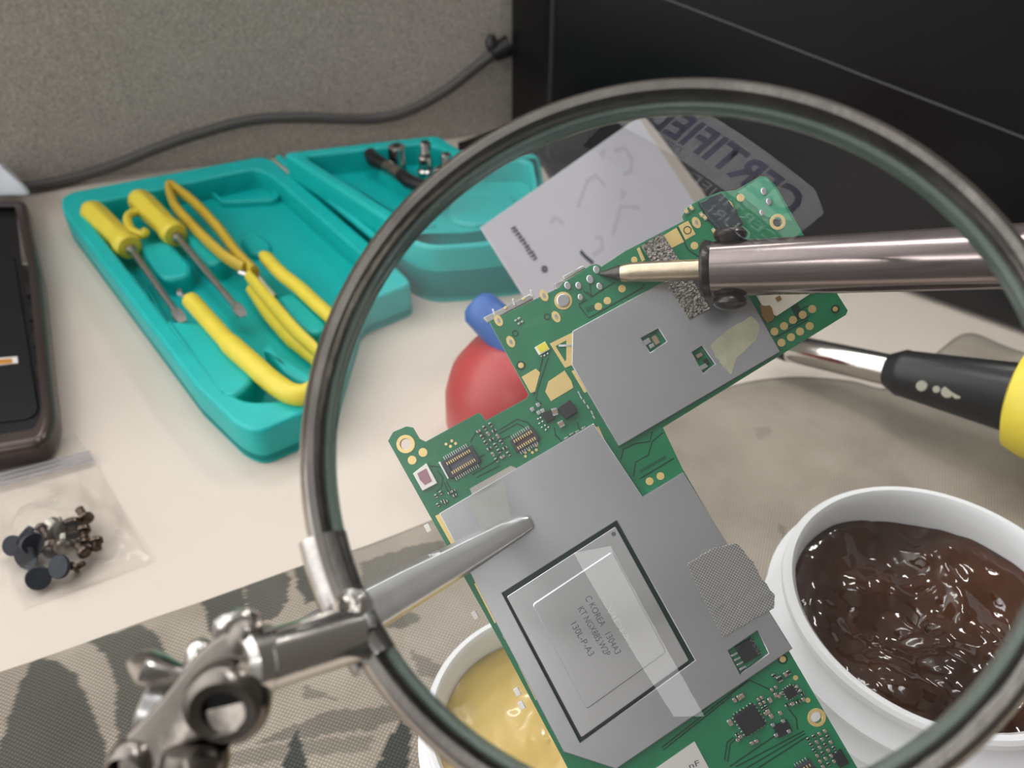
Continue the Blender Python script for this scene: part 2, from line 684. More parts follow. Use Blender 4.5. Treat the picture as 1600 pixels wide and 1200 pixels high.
# ================================================================== black printer
FA, FB = onz(850, 258), onz(1650, 545)
fd = (FB - FA).normalized()
fn = V((fd.y, -fd.x, 0))
if fn.dot(CAM - FA) < 0:
    fn = -fn
BA = onz(787, 207)
box_t = thing('printer', 'large glossy black printer housing standing on the right of the desk by the wall', 'printer', (FA + fd * 1.5 - fn * .8).to_2d()[:] + (0,))
FR = FA + fd * 3.6
k1 = WA + wd * (FR - WA).dot(wd) + wn * .12
k0 = WA + wd * (BA - WA).dot(wd) + wn * .12
foot = [tuple(p.to_2d()) for p in (FA, FR, k1 + wd * .6, k0)]
link('casing', curve_mesh([round_poly(foot, [.05, .1, .1, .06])], .02, 1.25, .02, 2), M['black_satin'], box_t)
sA, sB = onp(1050, 2, FA, fn), onp(1600, 215, FA, fn)
sd_ = (sB - sA).normalized()
sweep('front_seam', [sA - sd_ * .5 + fn * .001, sA + fn * .001, sB + fn * .001, sB + sd_ * .5 + fn * .001], .0055, M['grey_edge'], box_t, 8)
c0 = FA + fd * .03
sweep('corner_trim', [c0 + V((0, 0, .05)) + fn * -.0, c0 + V((0, 0, 1.2))], .012, M['grey_edge'], box_t, 8)
lip = [onz(716, 236), onz(772, 216), onz(800, 214), onz(850, 212), onz(1000, 292), onz(985, 335), onz(880, 318), onz(848, 262), onz(800, 240)]
link('black_slab', curve_mesh([[tuple(p.to_2d()) for p in lip]], .0, .05, .004), M['black'], box_t)  # flat black slab filling the dark area between case and printer

# ================================================================== grey cable along the wall
cp = [(771, 84), (740, 108), (700, 139), (650, 168), (600, 184), (540, 186), (470, 184), (400, 187), (330, 203), (260, 226), (180, 258), (120, 277), (85, 285), (40, 292), (-60, 300)]
cw = []
for i, (px, py) in enumerate(cp):
    p = onp(px, py, WA + wn * .07, wn)
    if p.z < .035:
        p = onz(px, py, .035)
    cw.append(p)
cab = thing('cable', 'dark grey power cable hanging along the fabric wall behind the green case', 'cable', cw[5])
sweep('cord', smooth_path(cw, 6), .028, M['rubber'], cab, 12)
pa = onp(768, 86, WA + wn * .07, wn)
pb = onp(797, 70, WA + wn * .07, wn)
lathe('plug', pa, pb, [(0, .03), (.01, .042), (.06, .05), ((pb - pa).length, .055)], M['black'], cab)
lathe('strain_relief', pa + V((0, 0, .02)), pa + V((0, 0, .10)), [(0, .02), (.04, .035), (.08, .02)], M['grey_edge'], cab, 12)

# ================================================================== teal tool case
case = thing('tool_case', 'open teal plastic tool case with moulded compartments lying on the desk', 'tool case', onz(400, 420, 0))
ZT, ZF = .15, .045
tray_px = [(94, 309), (112, 299), (409, 243), (428, 250), (600, 398), (646, 442), (560, 476), (512, 628), (402, 676), (370, 664), (303, 600), (97, 328)]
tray = xy(tray_px, ZT)
inner_px = [(123, 322), (400, 262), (425, 275), (580, 412), (540, 470), (495, 622), (385, 628), (345, 605), (262, 500)]
inner = xy(inner_px, ZT)
rt = round_poly(tray, [.03, .05, .05, .02, .02, .05, .05, .05, .14, .06, .02, .03])
ri = round_poly(inner, .05)
bm = bmesh.new()
for z0, z1, loops, bv in ((.0, ZF, [rt], .006), (.0, ZT, [rt, ri], .014)):
    me = curve_mesh(loops, z0, z1, bv, 2)
    bm.from_mesh(me)
BLOCKS = [
    ([(214, 382), (262, 374), (300, 412), (296, 430), (255, 438), (236, 420)], .125),
    ([(289, 368), (300, 358), (335, 363), (352, 384), (358, 405), (322, 415), (300, 395)], .13),
    ([(252, 498), (318, 503), (332, 510), (382, 560), (404, 566), (406, 580), (392, 600), (362, 622), (340, 622)], .150),
    ([(408, 540), (424, 545), (500, 590), (496, 600), (470, 598), (445, 585)], .13),
    ([(430, 462), (462, 455), (512, 500), (515, 515), (486, 522), (455, 500)], .13),
    ([(372, 372), (400, 360), (424, 378), (420, 395), (392, 398)], .075),
    ([(216, 452), (232, 440), (262, 500), (250, 505)], .07)]
for pts, z in BLOCKS:
    me = curve_mesh([round_poly(xy(pts, z), .045)], ZF - .02, z, .022, 3)
    bm.from_mesh(me)
# shallow rim round the upper pocket
pk = xy([(322, 283), (398, 270), (416, 278), (440, 300), (430, 312), (345, 316), (330, 300)], .075)
pk2 = xy([(328, 288), (396, 275), (410, 282), (428, 298), (424, 305), (348, 310), (335, 298)], .075)
bm.from_mesh(curve_mesh([round_poly(pk, .03), round_poly(pk2, .025)], ZF - .02, .075, .008, 2))
from_bm('tray', bm, M['teal'], case)
# second, deeper half
ZD = .26
lid_px = [(441, 238), (684, 210), (742, 247), (842, 236), (852, 296), (842, 372), (735, 384), (665, 388), (622, 366), (600, 340)]
lid = xy(lid_px, ZD)
ld = round_poly(lid, [.04, .05, .02, .08, .05, .12, .05, .15, .08, .03])
lid_in_px = [(476, 243), (668, 222), (722, 250), (826, 250), (834, 296), (800, 345), (725, 362), (670, 358), (640, 345)]
li = round_poly(xy(lid_in_px, ZD), .06)
bm = bmesh.new()
bm.from_mesh(curve_mesh([ld], .0, .15, .001))
bm.from_mesh(curve_mesh([ld, li], .0, ZD, .018, 2))
for pts, z in (([(500, 282), (540, 278), (640, 345), (690, 350), (660, 358), (640, 352)], .16),
               ([(586, 262), (605, 250), (690, 292), (700, 310), (672, 306)], .21),
               ([(700, 318), (735, 300), (800, 300), (815, 335), (740, 352), (705, 345)], .17),
               ([(600, 275), (640, 290), (690, 330), (650, 335)], .13)):
    bm.from_mesh(curve_mesh([round_poly(xy(pts, z), .04)], .06, z, .02, 2))
from_bm('socket_tray', bm, M['teal'], case)
# hinge strip between the halves
h0, h1 = onz(436, 247, .15), onz(612, 392, .15)
bm = bmesh.new()
add_sweep(bm, [h0, h1], .018, 10)
from_bm('hinge', bm, M['teal'], case)


# ------------------------------------------------------------------ tools in the case
def screwdriver(label, h0, h1, s1, zr, hr, clip):
    a, b, c = onz(*h0, zr), onz(*h1, zr), onz(*s1, zr - .02)
    L = (b - a).length
    t = thing('screwdriver', label, 'screwdriver', a, 'yellow screwdrivers in the teal case')
    bm = bmesh.new()
    n = 36
    x, y, z = frame_of(a, b)
    prof = [(0, .35), (.03, .75), (.10, .97), (.2, 1), (.45, .96), (.62, .90), (.78, .88), (.86, .98), (.94, 1.0), (.99, .86), (1.0, .5)]
    rings = []
    for tt, r in prof:
        fl = .10 if .15 < tt < .8 else .0
        rings.append([bm.verts.new(a + z * tt * L + (x * math.cos(2 * math.pi * i / n) + y * math.sin(2 * math.pi * i / n)) * hr * r * (1 - fl * (.5 + .5 * math.cos(6 * 2 * math.pi * i / n)))) for i in range(n)])
    for p, q in zip(rings, rings[1:]):
        for i in range(n):
            bm.faces.new((p[i], p[(i + 1) % n], q[(i + 1) % n], q[i]))
    bm.faces.new(rings[0])
    bm.faces.new(rings[-1])
    hd = from_bm('handle', bm, M['yellow'], t)
    if clip:
        k = [onz(px, py, zr + .01) for px, py in ((217, 330), (203, 335), (199, 345), (206, 360), (222, 367), (227, 362))]
        sweep('pocket_clip', smooth_path(k, 5), .019, M['yellow'], t, 10)
    lathe('ferrule', b - z * .01, c, [(0, .022), (.03, .022), (.035, .016)], M['steel'], t, 16)
    d = (c - b).normalized()
    Ls = (c - b).length
    lathe('shaft', b - d * .02, c, [(0, .0135), (Ls - .07, .0135)], M['steel'], t, 14)
    bm = bmesh.new()
    sx = d.cross(V((0, 0, 1))).normalized()
    sz = sx.cross(d)
    for tt, w, th in ((0, .0135, .0135), (.03, .020, .011), (.06, .020, .007), (.085, .012, .003)):
        o = b + d * (Ls - .095 + tt)
        vs = [bm.verts.new(o + sx * w * p + sz * th * q) for p, q in ((-1, -1), (1, -1), (1, 1), (-1, 1))]
        if tt == 0:
            prev = vs
            bm.faces.new(vs)
            continue
        for i in range(4):
            bm.faces.new((prev[i], prev[(i + 1) % 4], vs[(i + 1) % 4], vs[i]))
        prev = vs
    bm.faces.new(prev)
    from_bm('blade', bm, M['steel'], t)
    return t


screwdriver('yellow handled screwdriver nearest the left edge of the teal case, without a clip', (139, 326), (204, 388), (288, 506), .145, .056, False)
screwdriver('yellow handled screwdriver with a pocket clip, lying second in the teal case', (213, 308), (276, 369), (383, 497), .15, .056, True)

# tweezers: looped grip, two arms, metal jaws
tw = thing('tweezers', 'yellow plastic tweezers with a looped grip in the middle of the teal case', 'tweezers', onz(330, 360, .1))
z = .15
lp = [(398, 425), (370, 395), (340, 355), (305, 318), (278, 297), (266, 290), (266, 302), (276, 325), (300, 352), (330, 382), (356, 404), (384, 420)]
sweep('grip', smooth_path([onz(px, py, z + .01) for px, py in lp], 5), .020, M['mustard'], tw, 12, up=(0, 0, 1), flat=1.5)
sweep('spring_pin', [onz(376, 426, z), onz(394, 432, z)], .014, M['steel'], tw, 10)
sweep('steel_prong', [onz(396, 420, z), onz(414, 446, z - .02), onz(430, 464, z - .03)], .010, M['steel'], tw, 8)
jaw = [onz(390, 432, z), onz(420, 468, z), onz(460, 515, z), onz(510, 562, z - .02)]
bm = bmesh.new()
add_sweep(bm, jaw, [.020, .022, .022, .018], 10, up=(0, 0, 1), flat=1.4)
from_bm('upper_jaw', bm, M['yellow'], tw)
jaw = [onz(392, 452, .10), onz(420, 490, .09), onz(455, 530, .085), onz(500, 570, .08)]
bm = bmesh.new()
add_sweep(bm, jaw, [.020, .028, .028, .018], 10, up=(0, 0, 1), flat=1.2)
from_bm('lower_jaw', bm, M['yellow'], tw)

pr = thing('pry_tool', 'yellow plastic pry tool with bent end and small metal hook in the teal case', 'pry tool', onz(400, 560, .1))
pp = [(297, 468), (306, 478), (330, 505), (360, 538), (398, 572), (420, 592), (448, 612), (470, 618), (490, 612), (520, 598)]
sweep('handle', smooth_path([onz(px, py, .17) for px, py in pp], 5), [.022] + [.033] * 14 + [.038] * 31, M['yellow'], pr, 14)
hk = [(298, 472), (290, 465), (284, 461), (279, 458), (281, 454)]
sweep('hook', smooth_path([onz(px, py, .17) for px, py in hk], 4), .009, M['steel'], pr, 8)

kn = thing('spudger', 'plain yellow tapered spudger lying beside the hinge in the teal case', 'spudger', onz(470, 440, .1))
kp = [(409, 397), (417, 404), (440, 428), (470, 452), (500, 480), (520, 497), (545, 515)]
sweep('blade', smooth_path([onz(px, py, .155) for px, py in kp], 5), [.012, .017, .020, .022, .024] + [.028] * 26, M['yellow'], kn, 14)


# sockets and driver in the deep half
def socket(px, py, z, r, h, label, step=False):
    r *= 1.25
    p = onz(px, py, z)
    t = thing('socket', label, 'socket', p - V((0, 0, h)), 'chrome sockets in the teal case')
    a = p - V((0, 0, h))
    prof = [(0, r * .9), (.006, r), (h * .55, r), (h * .6, r * (.78 if step else .94)), (h - .006, r * (.78 if step else .96)), (h, r * .7)]
    lathe('body', a, p, prof, M['chrome'], t, 24)
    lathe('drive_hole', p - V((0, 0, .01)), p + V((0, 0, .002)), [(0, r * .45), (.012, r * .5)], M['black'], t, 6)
    return t


socket(619, 227, .30, .034, .17, 'widest chrome socket standing next to the black driver head in the teal case')
socket(664, 222, .31, .026, .20, 'tall chrome socket standing against the far rim of the teal case', True)
socket(664, 244, .27, .032, .15, 'chrome socket standing in front of the tallest one in the teal case', True)
socket(697, 240, .30, .024, .17, 'slim chrome socket standing to the right of the tall pair in the teal case', True)
socket(688, 262, .25, .024, .12, 'short chrome socket nearest the magnifier rim in the teal case')
socket(714, 252, .29, .020, .14, 'smallest chrome socket at the far right of the row in the teal case')
dr = thing('ratchet_driver', 'black handled driver lying beside the sockets in the teal case', 'driver', onz(620, 270, .15))
dp = [onz(px, py, .24) for px, py in ((578, 240), (584, 250), (604, 260))]
sweep('head', dp, [.030, .036, .030], M['black'], dr, 12)
lathe('collar', onz(604, 260, .24), onz(626, 274, .24), [(0, .030), (.02, .033), ((onz(604, 260, .24) - onz(626, 274, .24)).length, .030)], M['chrome_dark'], dr, 16)
sweep('handle', [onz(px, py, .24) for px, py in ((625, 273), (640, 284), (670, 295), (700, 310))], [.030, .034, .026, .022], M['black'], dr, 12)

# ================================================================== phone shell, tissue, bag of screws
ph = thing('phone_shell', 'black phone body with bronze bezel and empty inside at the left edge of the desk', 'phone', onz(20, 500, 0))
po = [(-150, 312), (38, 310), (62, 420), (86, 650), (70, 690), (-150, 728)]
ZP = .10
out = round_poly(xy(po, ZP), [.05, .04, .01, .16, .05, .05], 8)
inn = round_poly(xy([(-150, 320), (34, 318), (57, 420), (81, 642), (64, 678), (-150, 712)], ZP), [.05, .03, .01, .12, .05, .05], 8)
link('bezel', curve_mesh([out, inn], .0, ZP, .03, 3), M['phone_edge'], ph)
link('back_cover', curve_mesh([inn], .02, .075, .004), M['phone'], ph)
link('inner_frame', curve_mesh([round_poly(xy([(-150, 400), (22, 396), (60, 638), (48, 652), (-150, 676)], .085), .06)], .06, .082, .006, 2), M['phone'], ph)
for px, py in ((44, 452), (49, 490), (54, 530), (60, 580), (68, 628)):
    link('clip_slot', curve_mesh([xy([(px - 4, py - 9), (px + 3, py - 9), (px + 5, py + 9), (px - 2, py + 9)], .09)], .06, .092, .003), M['black'], ph)
link('bracket', curve_mesh([xy([(26, 335), (31, 335), (41, 410), (34, 412)], .095)], .06, .095, .004), M['steel'], ph)
link('spring_contact', curve_mesh([xy([(33, 402), (42, 402), (44, 414), (35, 414)], .1)], .06, .105, .006), M['screw_steel'], ph)
st = link('sticker', curve_mesh([xy([(-30, 562), (27, 557), (28, 567), (-30, 574)], .084)], .080, .0845, .0), M['label_white'], ph)
st['label'] = 'small white sticker with an orange centre'
link('sticker_print', curve_mesh([xy([(-20, 563), (18, 560), (20, 567), (-20, 571)], .0852)], .0845, .0853), mat('orange_print', (.55, .22, .02), .5), st)

# tissue lying over the top of the phone
bm = bmesh.new()
tp = [(-60, 258), (-10, 262), (12, 264), (28, 276), (38, 292), (50, 302), (46, 308), (20, 306), (-60, 312)]
base = [onz(px, py, .11) for px, py in tp]
base = [p + wn * max(0, .05 - (p - WA).dot(wn)) for p in base]
c = sum(base, V()) / len(base)
rings = []
for k, (f, zz) in enumerate(((1, .0), (1.0, .012), (.85, .05), (.6, .075), (.3, .085))):
    rings.append([bm.verts.new(V((c.x + (p.x - c.x) * f, c.y + (p.y - c.y) * f, .105 + zz * (1 + .5 * noise.noise(p * 6 + V((k, 0, 0))))))) for p in base])
for p, q in zip(rings, rings[1:]):
    for i in range(len(p)):
        bm.faces.new((p[i], p[(i + 1) % len(p)], q[(i + 1) % len(q)], q[i]))
bm.faces.new(rings[0])
bm.faces.new(rings[-1])
ti = from_bm('tissue', bm, M['tissue'])
ti.modifiers.new('soft', 'SUBSURF').levels = 2
ti.modifiers['soft'].render_levels = 2
tag(ti, 'crumpled pale blue white tissue lying over the top end of the phone shell', 'tissue')

# ---- screws


def screw(label, head, tail, z0, z1, hr, hh, sr, m, dome=False, slot=False):
    a, b = onz(*head, z0), onz(*tail, z1)
    d = (b - a).normalized()
    L = (b - a).length
    t = thing('screw', label, 'screw', a, 'loose screws in the plastic bag')
    prof = [(0, hr * .55), (hh * .15, hr * .8), (hh * .4, hr), (hh, hr), (hh * 1.1, hr * .6)] if dome else [(0, hr * .93), (hh * .2, hr), (hh * .85, hr), (hh, hr * .9)]
    hd = lathe('head', a, b, prof, m, t, 26)
    sp_ = []
    n = max(3, int((L - hh) / .012))
    for i in range(n + 1):
        q = hh * .9 + (L - hh * .9) * i / n
        sp_ += [(q, sr), (q + .004, sr * .82)]
    sp_[-1] = (sp_[-1][0], sr * .6)
    lathe('shaft', a, b, sp_, m, t, 14)
    if slot:
        x, y, z = frame_of(a, b)
        bm = bmesh.new()
        add_lathe(bm, a - z * .002, a + z * .004, [(0, hr * .34), (.006, hr * .3)], 6)
        from_bm('drive_recess', bm, M['black'], hd)
    return t


K, BR, ST_ = M['screw_black'], M['screw_brown'], M['screw_steel']
# broad flat heads face up towards the viewer: the shaft runs down and away under the head
screw('black broad headed screw nearest the front corner of the bag', (59, 904), (66, 898), .044, .012, .034, .012, .012, K)
screw('black broad headed screw just behind the frontmost one in the bag', (90, 886), (112, 884), .070, .030, .034, .012, .013, K)
screw('black broad headed screw at the far left of the heap in the bag', (17, 853), (36, 850), .056, .02, .030, .012, .012, K)
screw('black flat headed screw seen edge on, left front of the heap', (38, 872), (62, 858), .052, .03, .040, .013, .015, K)
screw('black screw lying across the top left of the heap', (33, 836), (50, 846), .075, .055, .034, .022, .02, K)
screw('black screw half buried in the middle left of the heap', (52, 850), (40, 838), .085, .06, .032, .018, .016, K)
screw('bronze screw with a pale head pointing up behind the black ones', (62, 820), (72, 842), .055, .04, .016, .014, .011, BR, True)
screw('thick nickel threaded screw standing at the back of the heap', (94, 832), (80, 818), .055, .05, .034, .014, .022, ST_, True)
screw('tiny nickel screw poking out behind the thick one', (98, 822), (93, 810), .04, .05, .013, .01, .007, ST_, True)
screw('dark bronze screw with a broad rim, upright in the middle of the heap', (112, 812), (115, 838), .06, .045, .027, .02, .019, BR, True)
screw('bronze screw pointing away at the back right of the heap', (136, 814), (124, 796), .05, .055, .024, .014, .013, BR, True)
screw('bronze screw lying just right of the upright one', (130, 822), (133, 848), .06, .045, .020, .018, .014, BR, True)
screw('short bronze screw at the right end of the heap', (150, 840), (151, 858), .055, .045, .020, .016, .015, BR, True)
screw('nickel rimmed screw facing up at the front middle of the heap', (99, 858), (99, 838), .055, .05, .026, .016, .013, ST_, True)
screw('bronze screw fallen on its side between the heap and the glint', (136, 866), (117, 848), .045, .05, .020, .016, .013, BR, True)
screw('dark bronze screw tucked under the front middle of the heap', (78, 866), (84, 848), .045, .04, .022, .016, .014, BR, True)
screw('thin bronze screw lying across just right of the front black heads', (114, 890), (131, 880), .03, .03, .016, .012, .010, BR, True)

# ---- zip bag: two welded films with creases
bag = thing('zip_bag', 'small clear zip bag full of loose screws on the desk', 'bag', onz(110, 830, 0))
bq = [(-70, 745), (135, 706), (237, 876), (32, 950)]      # corners: back left, back right, front right, front left


def bag_film(z0, lift, name):
    bm = bmesh.new()
    N = 46
    A, B_, C_, D_ = [onz(px, py, .012) for px, py in bq]
    g = []
    for i in range(N + 1):
        r = []
        for j in range(N + 1):
            u, v = i / N, j / N
            p = (A * (1 - u) + B_ * u) * (1 - v) + (D_ * (1 - u) + C_ * u) * v
            px, py = to_px(p)
            w = math.sin(math.pi * u) ** .5 * math.sin(math.pi * v) ** .6 if 0 < u < 1 and 0 < v < 1 else 0
            heap = math.exp(-(((px - 85) / 62) ** 2 + ((py - 850) / 52) ** 2)) * lift
            heap2 = math.exp(-(((px - 75) / 45) ** 2 + ((py - 890) / 22) ** 2)) * lift * .7
            cr_ = abs(noise.noise(V((px * .018 + py * .008, py * .016, 4)))) * .035 + abs(noise.noise(V((px * .05, py * .045, 11)))) * .014
            zz = z0 + w * (max(heap, heap2) + cr_ * (1 if lift else .1))
            r.append(bm.verts.new(V((p.x, p.y, zz))))
        g.append(r)
    for i in range(N):
        for j in range(N):
            bm.faces.new((g[i][j], g[i + 1][j], g[i + 1][j + 1], g[i][j + 1]))
    return from_bm(name, bm, M['film'], bag)


bag_film(.004, 0, 'back_film')
bag_film(.008, .115, 'front_film')
za, zb = onz(-70, 760, .02), onz(141, 706, .02)
bm = bmesh.new()
dv = (onz(141, 720, .02) - onz(135, 706, .02)) * .5
for k in (0, 1, 2):
    add_sweep(bm, [za + dv * k, zb + dv * k * .8], .006, 8)
zs = from_bm('zip_strip', bm, clear('zip_seal', (.86, .86, .9), 1.4, haze=.22, rough=.1), bag)
fa = [onz(px, py, .012) for px, py in ((-80, 742), (118, 680), (136, 706), (-70, 760))]
bm = bmesh.new()
vs = [bm.verts.new(p) for p in fa] + [bm.verts.new(p + V((0, 0, .006))) for p in fa]
bm.faces.new(vs[:4])
bm.faces.new(vs[4:])
for i in range(4):
    bm.faces.new((vs[i], vs[(i + 1) % 4], vs[4 + (i + 1) % 4], vs[4 + i]))
from_bm('opening_flap', bm, M['film'], bag)


# ================================================================== jars
def jar(name, label, rim_px, zr, R, H, m, cat, threads):
    c = onz(*rim_px, zr)
    a = V((c.x, c.y, zr - H))
    t = thing(name, label, cat, a)
    w = R * .075
    prof = [(0, 0), (0, R * .93), (.01, R * .97), (H * .35, R * .985)]
    h = H - .02
    zz = h - threads * .085
    prof += [(zz - .055, R * 1.0), (zz - .045, R * .91)]
    for k in range(threads):
        z0 = zz + k * .085
        prof += [(z0 - .010, R * .91), (z0 + .012, R * 1.045), (z0 + .026, R * 1.05), (z0 + .050, R * .91)]
    prof += [(H - .028, R * .93), (H - .024, R * .985), (H - .008, R * .985), (H, R * .965), (H, R * .93), (H - .012, R * .90), (H - .06, R * .885), (.05, R * .87), (.04, 0)]
    lathe('body', a, c, prof, m, t, 96)
    return t, c, a


j1, c1, a1 = jar('flux_jar', 'open white screw neck jar holding dark brown flux paste', (1470, 932), .50, .328, .455, M['white_plastic'], 'jar', 3)
j2, c2, a2 = jar('paste_jar', 'open milky white jar of yellow paste behind the lower left of the board', (862, 1118), .34, .268, .295, M['clear_jar'], 'jar', 2)


def paste(name, label, c, R, z, amp, m, seed, cat, rim):
    bm = bmesh.new()
    nr, na = 60, 128
    rings = [[bm.verts.new(V((c.x, c.y, z)))]]
    for i in range(1, nr + 1):
        r = R * i / nr
        ring = []
        for k in range(na):
            th = 2 * math.pi * k / na
            x, y = c.x + r * math.cos(th), c.y + r * math.sin(th)
            f = (i / nr)
            q = V((x * 5 + seed, y * 5, seed))
            sw = math.sin(th * 2 + f * 9 + 3 * noise.noise(q * .5)) * .5
            d = amp * (noise.noise(q) + .6 * noise.noise(q * 2.3) + .35 * abs(noise.noise(q * 4.5)) + .35 * sw)
            d *= 1 - f ** 6 * .6
            d += rim * f ** 5 * (1 + .6 * math.sin(3 * th + 1))
            ring.append(bm.verts.new(V((x, y, z + d))))
        rings.append(ring)
    for k in range(na):
        bm.faces.new((rings[0][0], rings[1][k], rings[1][(k + 1) % na]))
    for p, q in zip(rings[1:], rings[2:]):
        for k in range(na):
            bm.faces.new((p[k], q[k], q[(k + 1) % na], p[(k + 1) % na]))
    low = [bm.verts.new(V((v.co.x, v.co.y, z - .12))) for v in rings[-1]]
    for k in range(na):
        bm.faces.new((rings[-1][k], low[k], low[(k + 1) % na], rings[-1][(k + 1) % na]))
    bm.faces.new(low)
    return tag(from_bm(name, bm, m), label, cat)


paste('flux_paste', 'glossy dark brown flux paste filling the white jar', c1, .328 * .878, .405, .036, M['flux'], 3, 'paste', .01)
paste('yellow_paste', 'smooth translucent yellow paste filling the jar at the lower left', c2, .268 * .878, .245, .010, M['rosin'], 8, 'paste', .01)

# ================================================================== red bulb with blue neck
rb0 = onz(800, 640, 0)
rc = onz(812, 612, .20)
bu = thing('squeeze_bulb', 'red rounded plastic bulb with a blue neck standing behind the board', 'bulb', (rc.x, rc.y, 0))
R = .245
prof = [(0, 0), (0, R * .8), (.02, R * .92), (.10, R), (.2, R * .99), (.28, R * .9), (.35, R * .70), (.385, R * .48), (.40, R * .3), (.405, 0)]
lathe('bulb', V((rc.x, rc.y, 0)), V((rc.x, rc.y, .4)), prof, M['red'], bu, 48)
na_ = V((rc.x, rc.y, .38))
nb_ = onz(742, 474, .47)
lathe('neck', na_, nb_, [(0, .07), ((nb_ - na_).length * .55, .066), ((nb_ - na_).length - .02, .062), ((nb_ - na_).length, .045)], M['blue'], bu, 24)

# ================================================================== white note paper leaning on the case
pl0 = onz(900, 590, .0)
pn = None
cor_t = dep(1003, 180, 3.55)
cor_l = dep(750, 356, 3.05)
bot = onz(870, 560, .03)
pn = (cor_l - cor_t).cross(bot - cor_t).normalized()
if pn.dot(CAM - cor_t) < 0:
    pn = -pn
PP = lambda px, py: onp(px, py, cor_t, pn)
note = thing('note_card', 'white paper note leaning against the teal case behind the board', 'paper', bot)


def slab(name, pts, off, th, m, parent):
    bm = bmesh.new()
    lo = [bm.verts.new(PP(*p) + pn * off) for p in pts]
    hi = [bm.verts.new(PP(*p) + pn * (off + th)) for p in pts]
    bm.faces.new(lo)
    bm.faces.new(hi)
    for i in range(len(pts)):
        bm.faces.new((lo[i], lo[(i + 1) % len(pts)], hi[(i + 1) % len(pts)], hi[i]))
    return from_bm(name, bm, m, parent, smooth=False)


slab('front_sheet', [(750, 356), (996, 184), (1092, 330), (1130, 400), (890, 560), (870, 545)], 0, .006, M['paper'], note)
slab('folded_edge', [(996, 184), (1005, 178), (1098, 300), (1150, 395), (1130, 400), (1092, 330)], -.004, .006, M['card'], note)
bmt = bmesh.new()
random.seed(11)


def stroke(bm, pts, w, off=.008):
    p3 = [PP(*p) + pn * off for p in pts]
    add_sweep(bm, p3, w, 8, up=pn, flat=.09)


for k in range(11):                                    # a short printed line, too blurred to read
    f = k / 10
    x, y = 801 + 34 * f, 357 + 48 * f
    stroke(bmt, [(x - 3 - random.random() * 2, y + 2), (x + 2 + random.random() * 2, y - 2)], .0035)
stroke(bmt, [(802, 357), (836, 405)], .002)
from_bm('lettering', bmt, M['ink'], note)
bmt = bmesh.new()
for k in range(5):
    th0 = k * 1.25
    stroke(bmt, [(849 + 4 * math.cos(th0), 421 + 4 * math.sin(th0)), (849 + 4 * math.cos(th0 + 1.25), 421 + 4 * math.sin(th0 + 1.25))], .005)
from_bm('lettering', bmt, M['ink'], note)
bmt = bmesh.new()
stroke(bmt, [(905, 393), (913, 402), (925, 412)], .008)
from_bm('lettering', bmt, M['ink'], note)
for pts in ([(900, 325), (916, 282), (930, 275), (944, 292)], [(955, 368), (968, 322), (998, 325)], [(968, 312), (975, 300), (968, 300)],
            [(958, 236), (975, 232), (986, 250), (984, 268), (972, 274)], [(942, 248), (936, 242), (944, 236)],
            [(880, 350), (865, 340), (858, 350)], [(925, 400), (940, 388), (938, 372), (928, 372)]):
    bmt = bmesh.new()
    stroke(bmt, pts, .010, .006)
    from_bm('painted_reflection', bmt, M['reflection_grey'], note)  # mirrored lens reflections painted as pale strokes over the paper

# ================================================================== yellow handled tool on the desk
ha = onz(1228, 542, .14)
hb = onz(1640, 634, .34)
hl = (hb - ha).length
pt = thing('desoldering_pump', 'desoldering pump with chrome barrel, black collar and yellow body at the right', 'tool', ha)
fx = lambda px: hl * ((px + 36 - 1228) / 412)
d_ = (hb - ha).normalized()
lathe('barrel', ha, hb, [(0, .044), (.01, .05), (fx(1370), .052)], M['chrome'], pt, 32)
lathe('nozzle', ha - d_ * .05, ha + d_ * .02, [(0, .03), (.02, .046), (.06, .052), (.07, .05)], M['black'], pt, 24)
cl = lathe('collar', ha, hb, [(fx(1372), .056), (fx(1386), .070), (fx(1394), .078), (fx(1402), .077), (fx(1560), .108), (fx(1568), .10)], M['black'], pt, 40)
lathe('grip', ha, hb, [(fx(1556), .11), (fx(1562), .150), (fx(1588), .170), (fx(1640), .175), (fx(1900), .175), (fx(1910), .1)], M['yellow'], pt, 40)
bm = bmesh.new()
mk0 = onp(1462, 624, ha + (CAM - ha).normalized() * .0, (CAM - ha).normalized())
x_, y_, z_ = frame_of(ha, hb)
best = (CAM - ha - z_ * (CAM - ha).dot(z_)).normalized()
sd = z_.cross(best)
for t0, wd_ in ((1440, .018), (1462, .012), (1478, .02), (1492, .016)):
    ctr_ = ha + z_ * fx(t0) + (best * .80 - sd * .0 + (V((0, 0, -1)) - z_ * (-z_.z)).normalized() * .25).normalized() * .088
    add_lathe(bm, ctr_, ctr_ + best * .004, [(0, wd_), (.006, wd_ * .9)], 10)
from_bm('printed_mark', bm, mat('worn_print', (.30, .28, .22), .5), cl)

# ================================================================== circuit board (its own frame)
BD = 1.52
BO = dep(950, 750, BD)
TX, TY = rad(-8.0), rad(-2.0)
Rb = Matrix((RT, UP, -FW)).transposed()
Rb = Rb @ Matrix.Rotation(TX, 3, 'X') @ Matrix.Rotation(TY, 3, 'Y')
BN = Rb @ V((0, 0, 1))
PS = BD / FPX                                        # one picture pixel at the board
board = thing('circuit_board', 'green tablet circuit board with grey shield plates held under the magnifier', 'circuit board', BO, rot=Rb)
BI = Rb.transposed()


def bl(px, py):
    p = BI @ (onp(px, py, BO, BN) - BO)
    return (p.x, p.y)


def bls(pts):
    return [bl(*p) for p in pts]


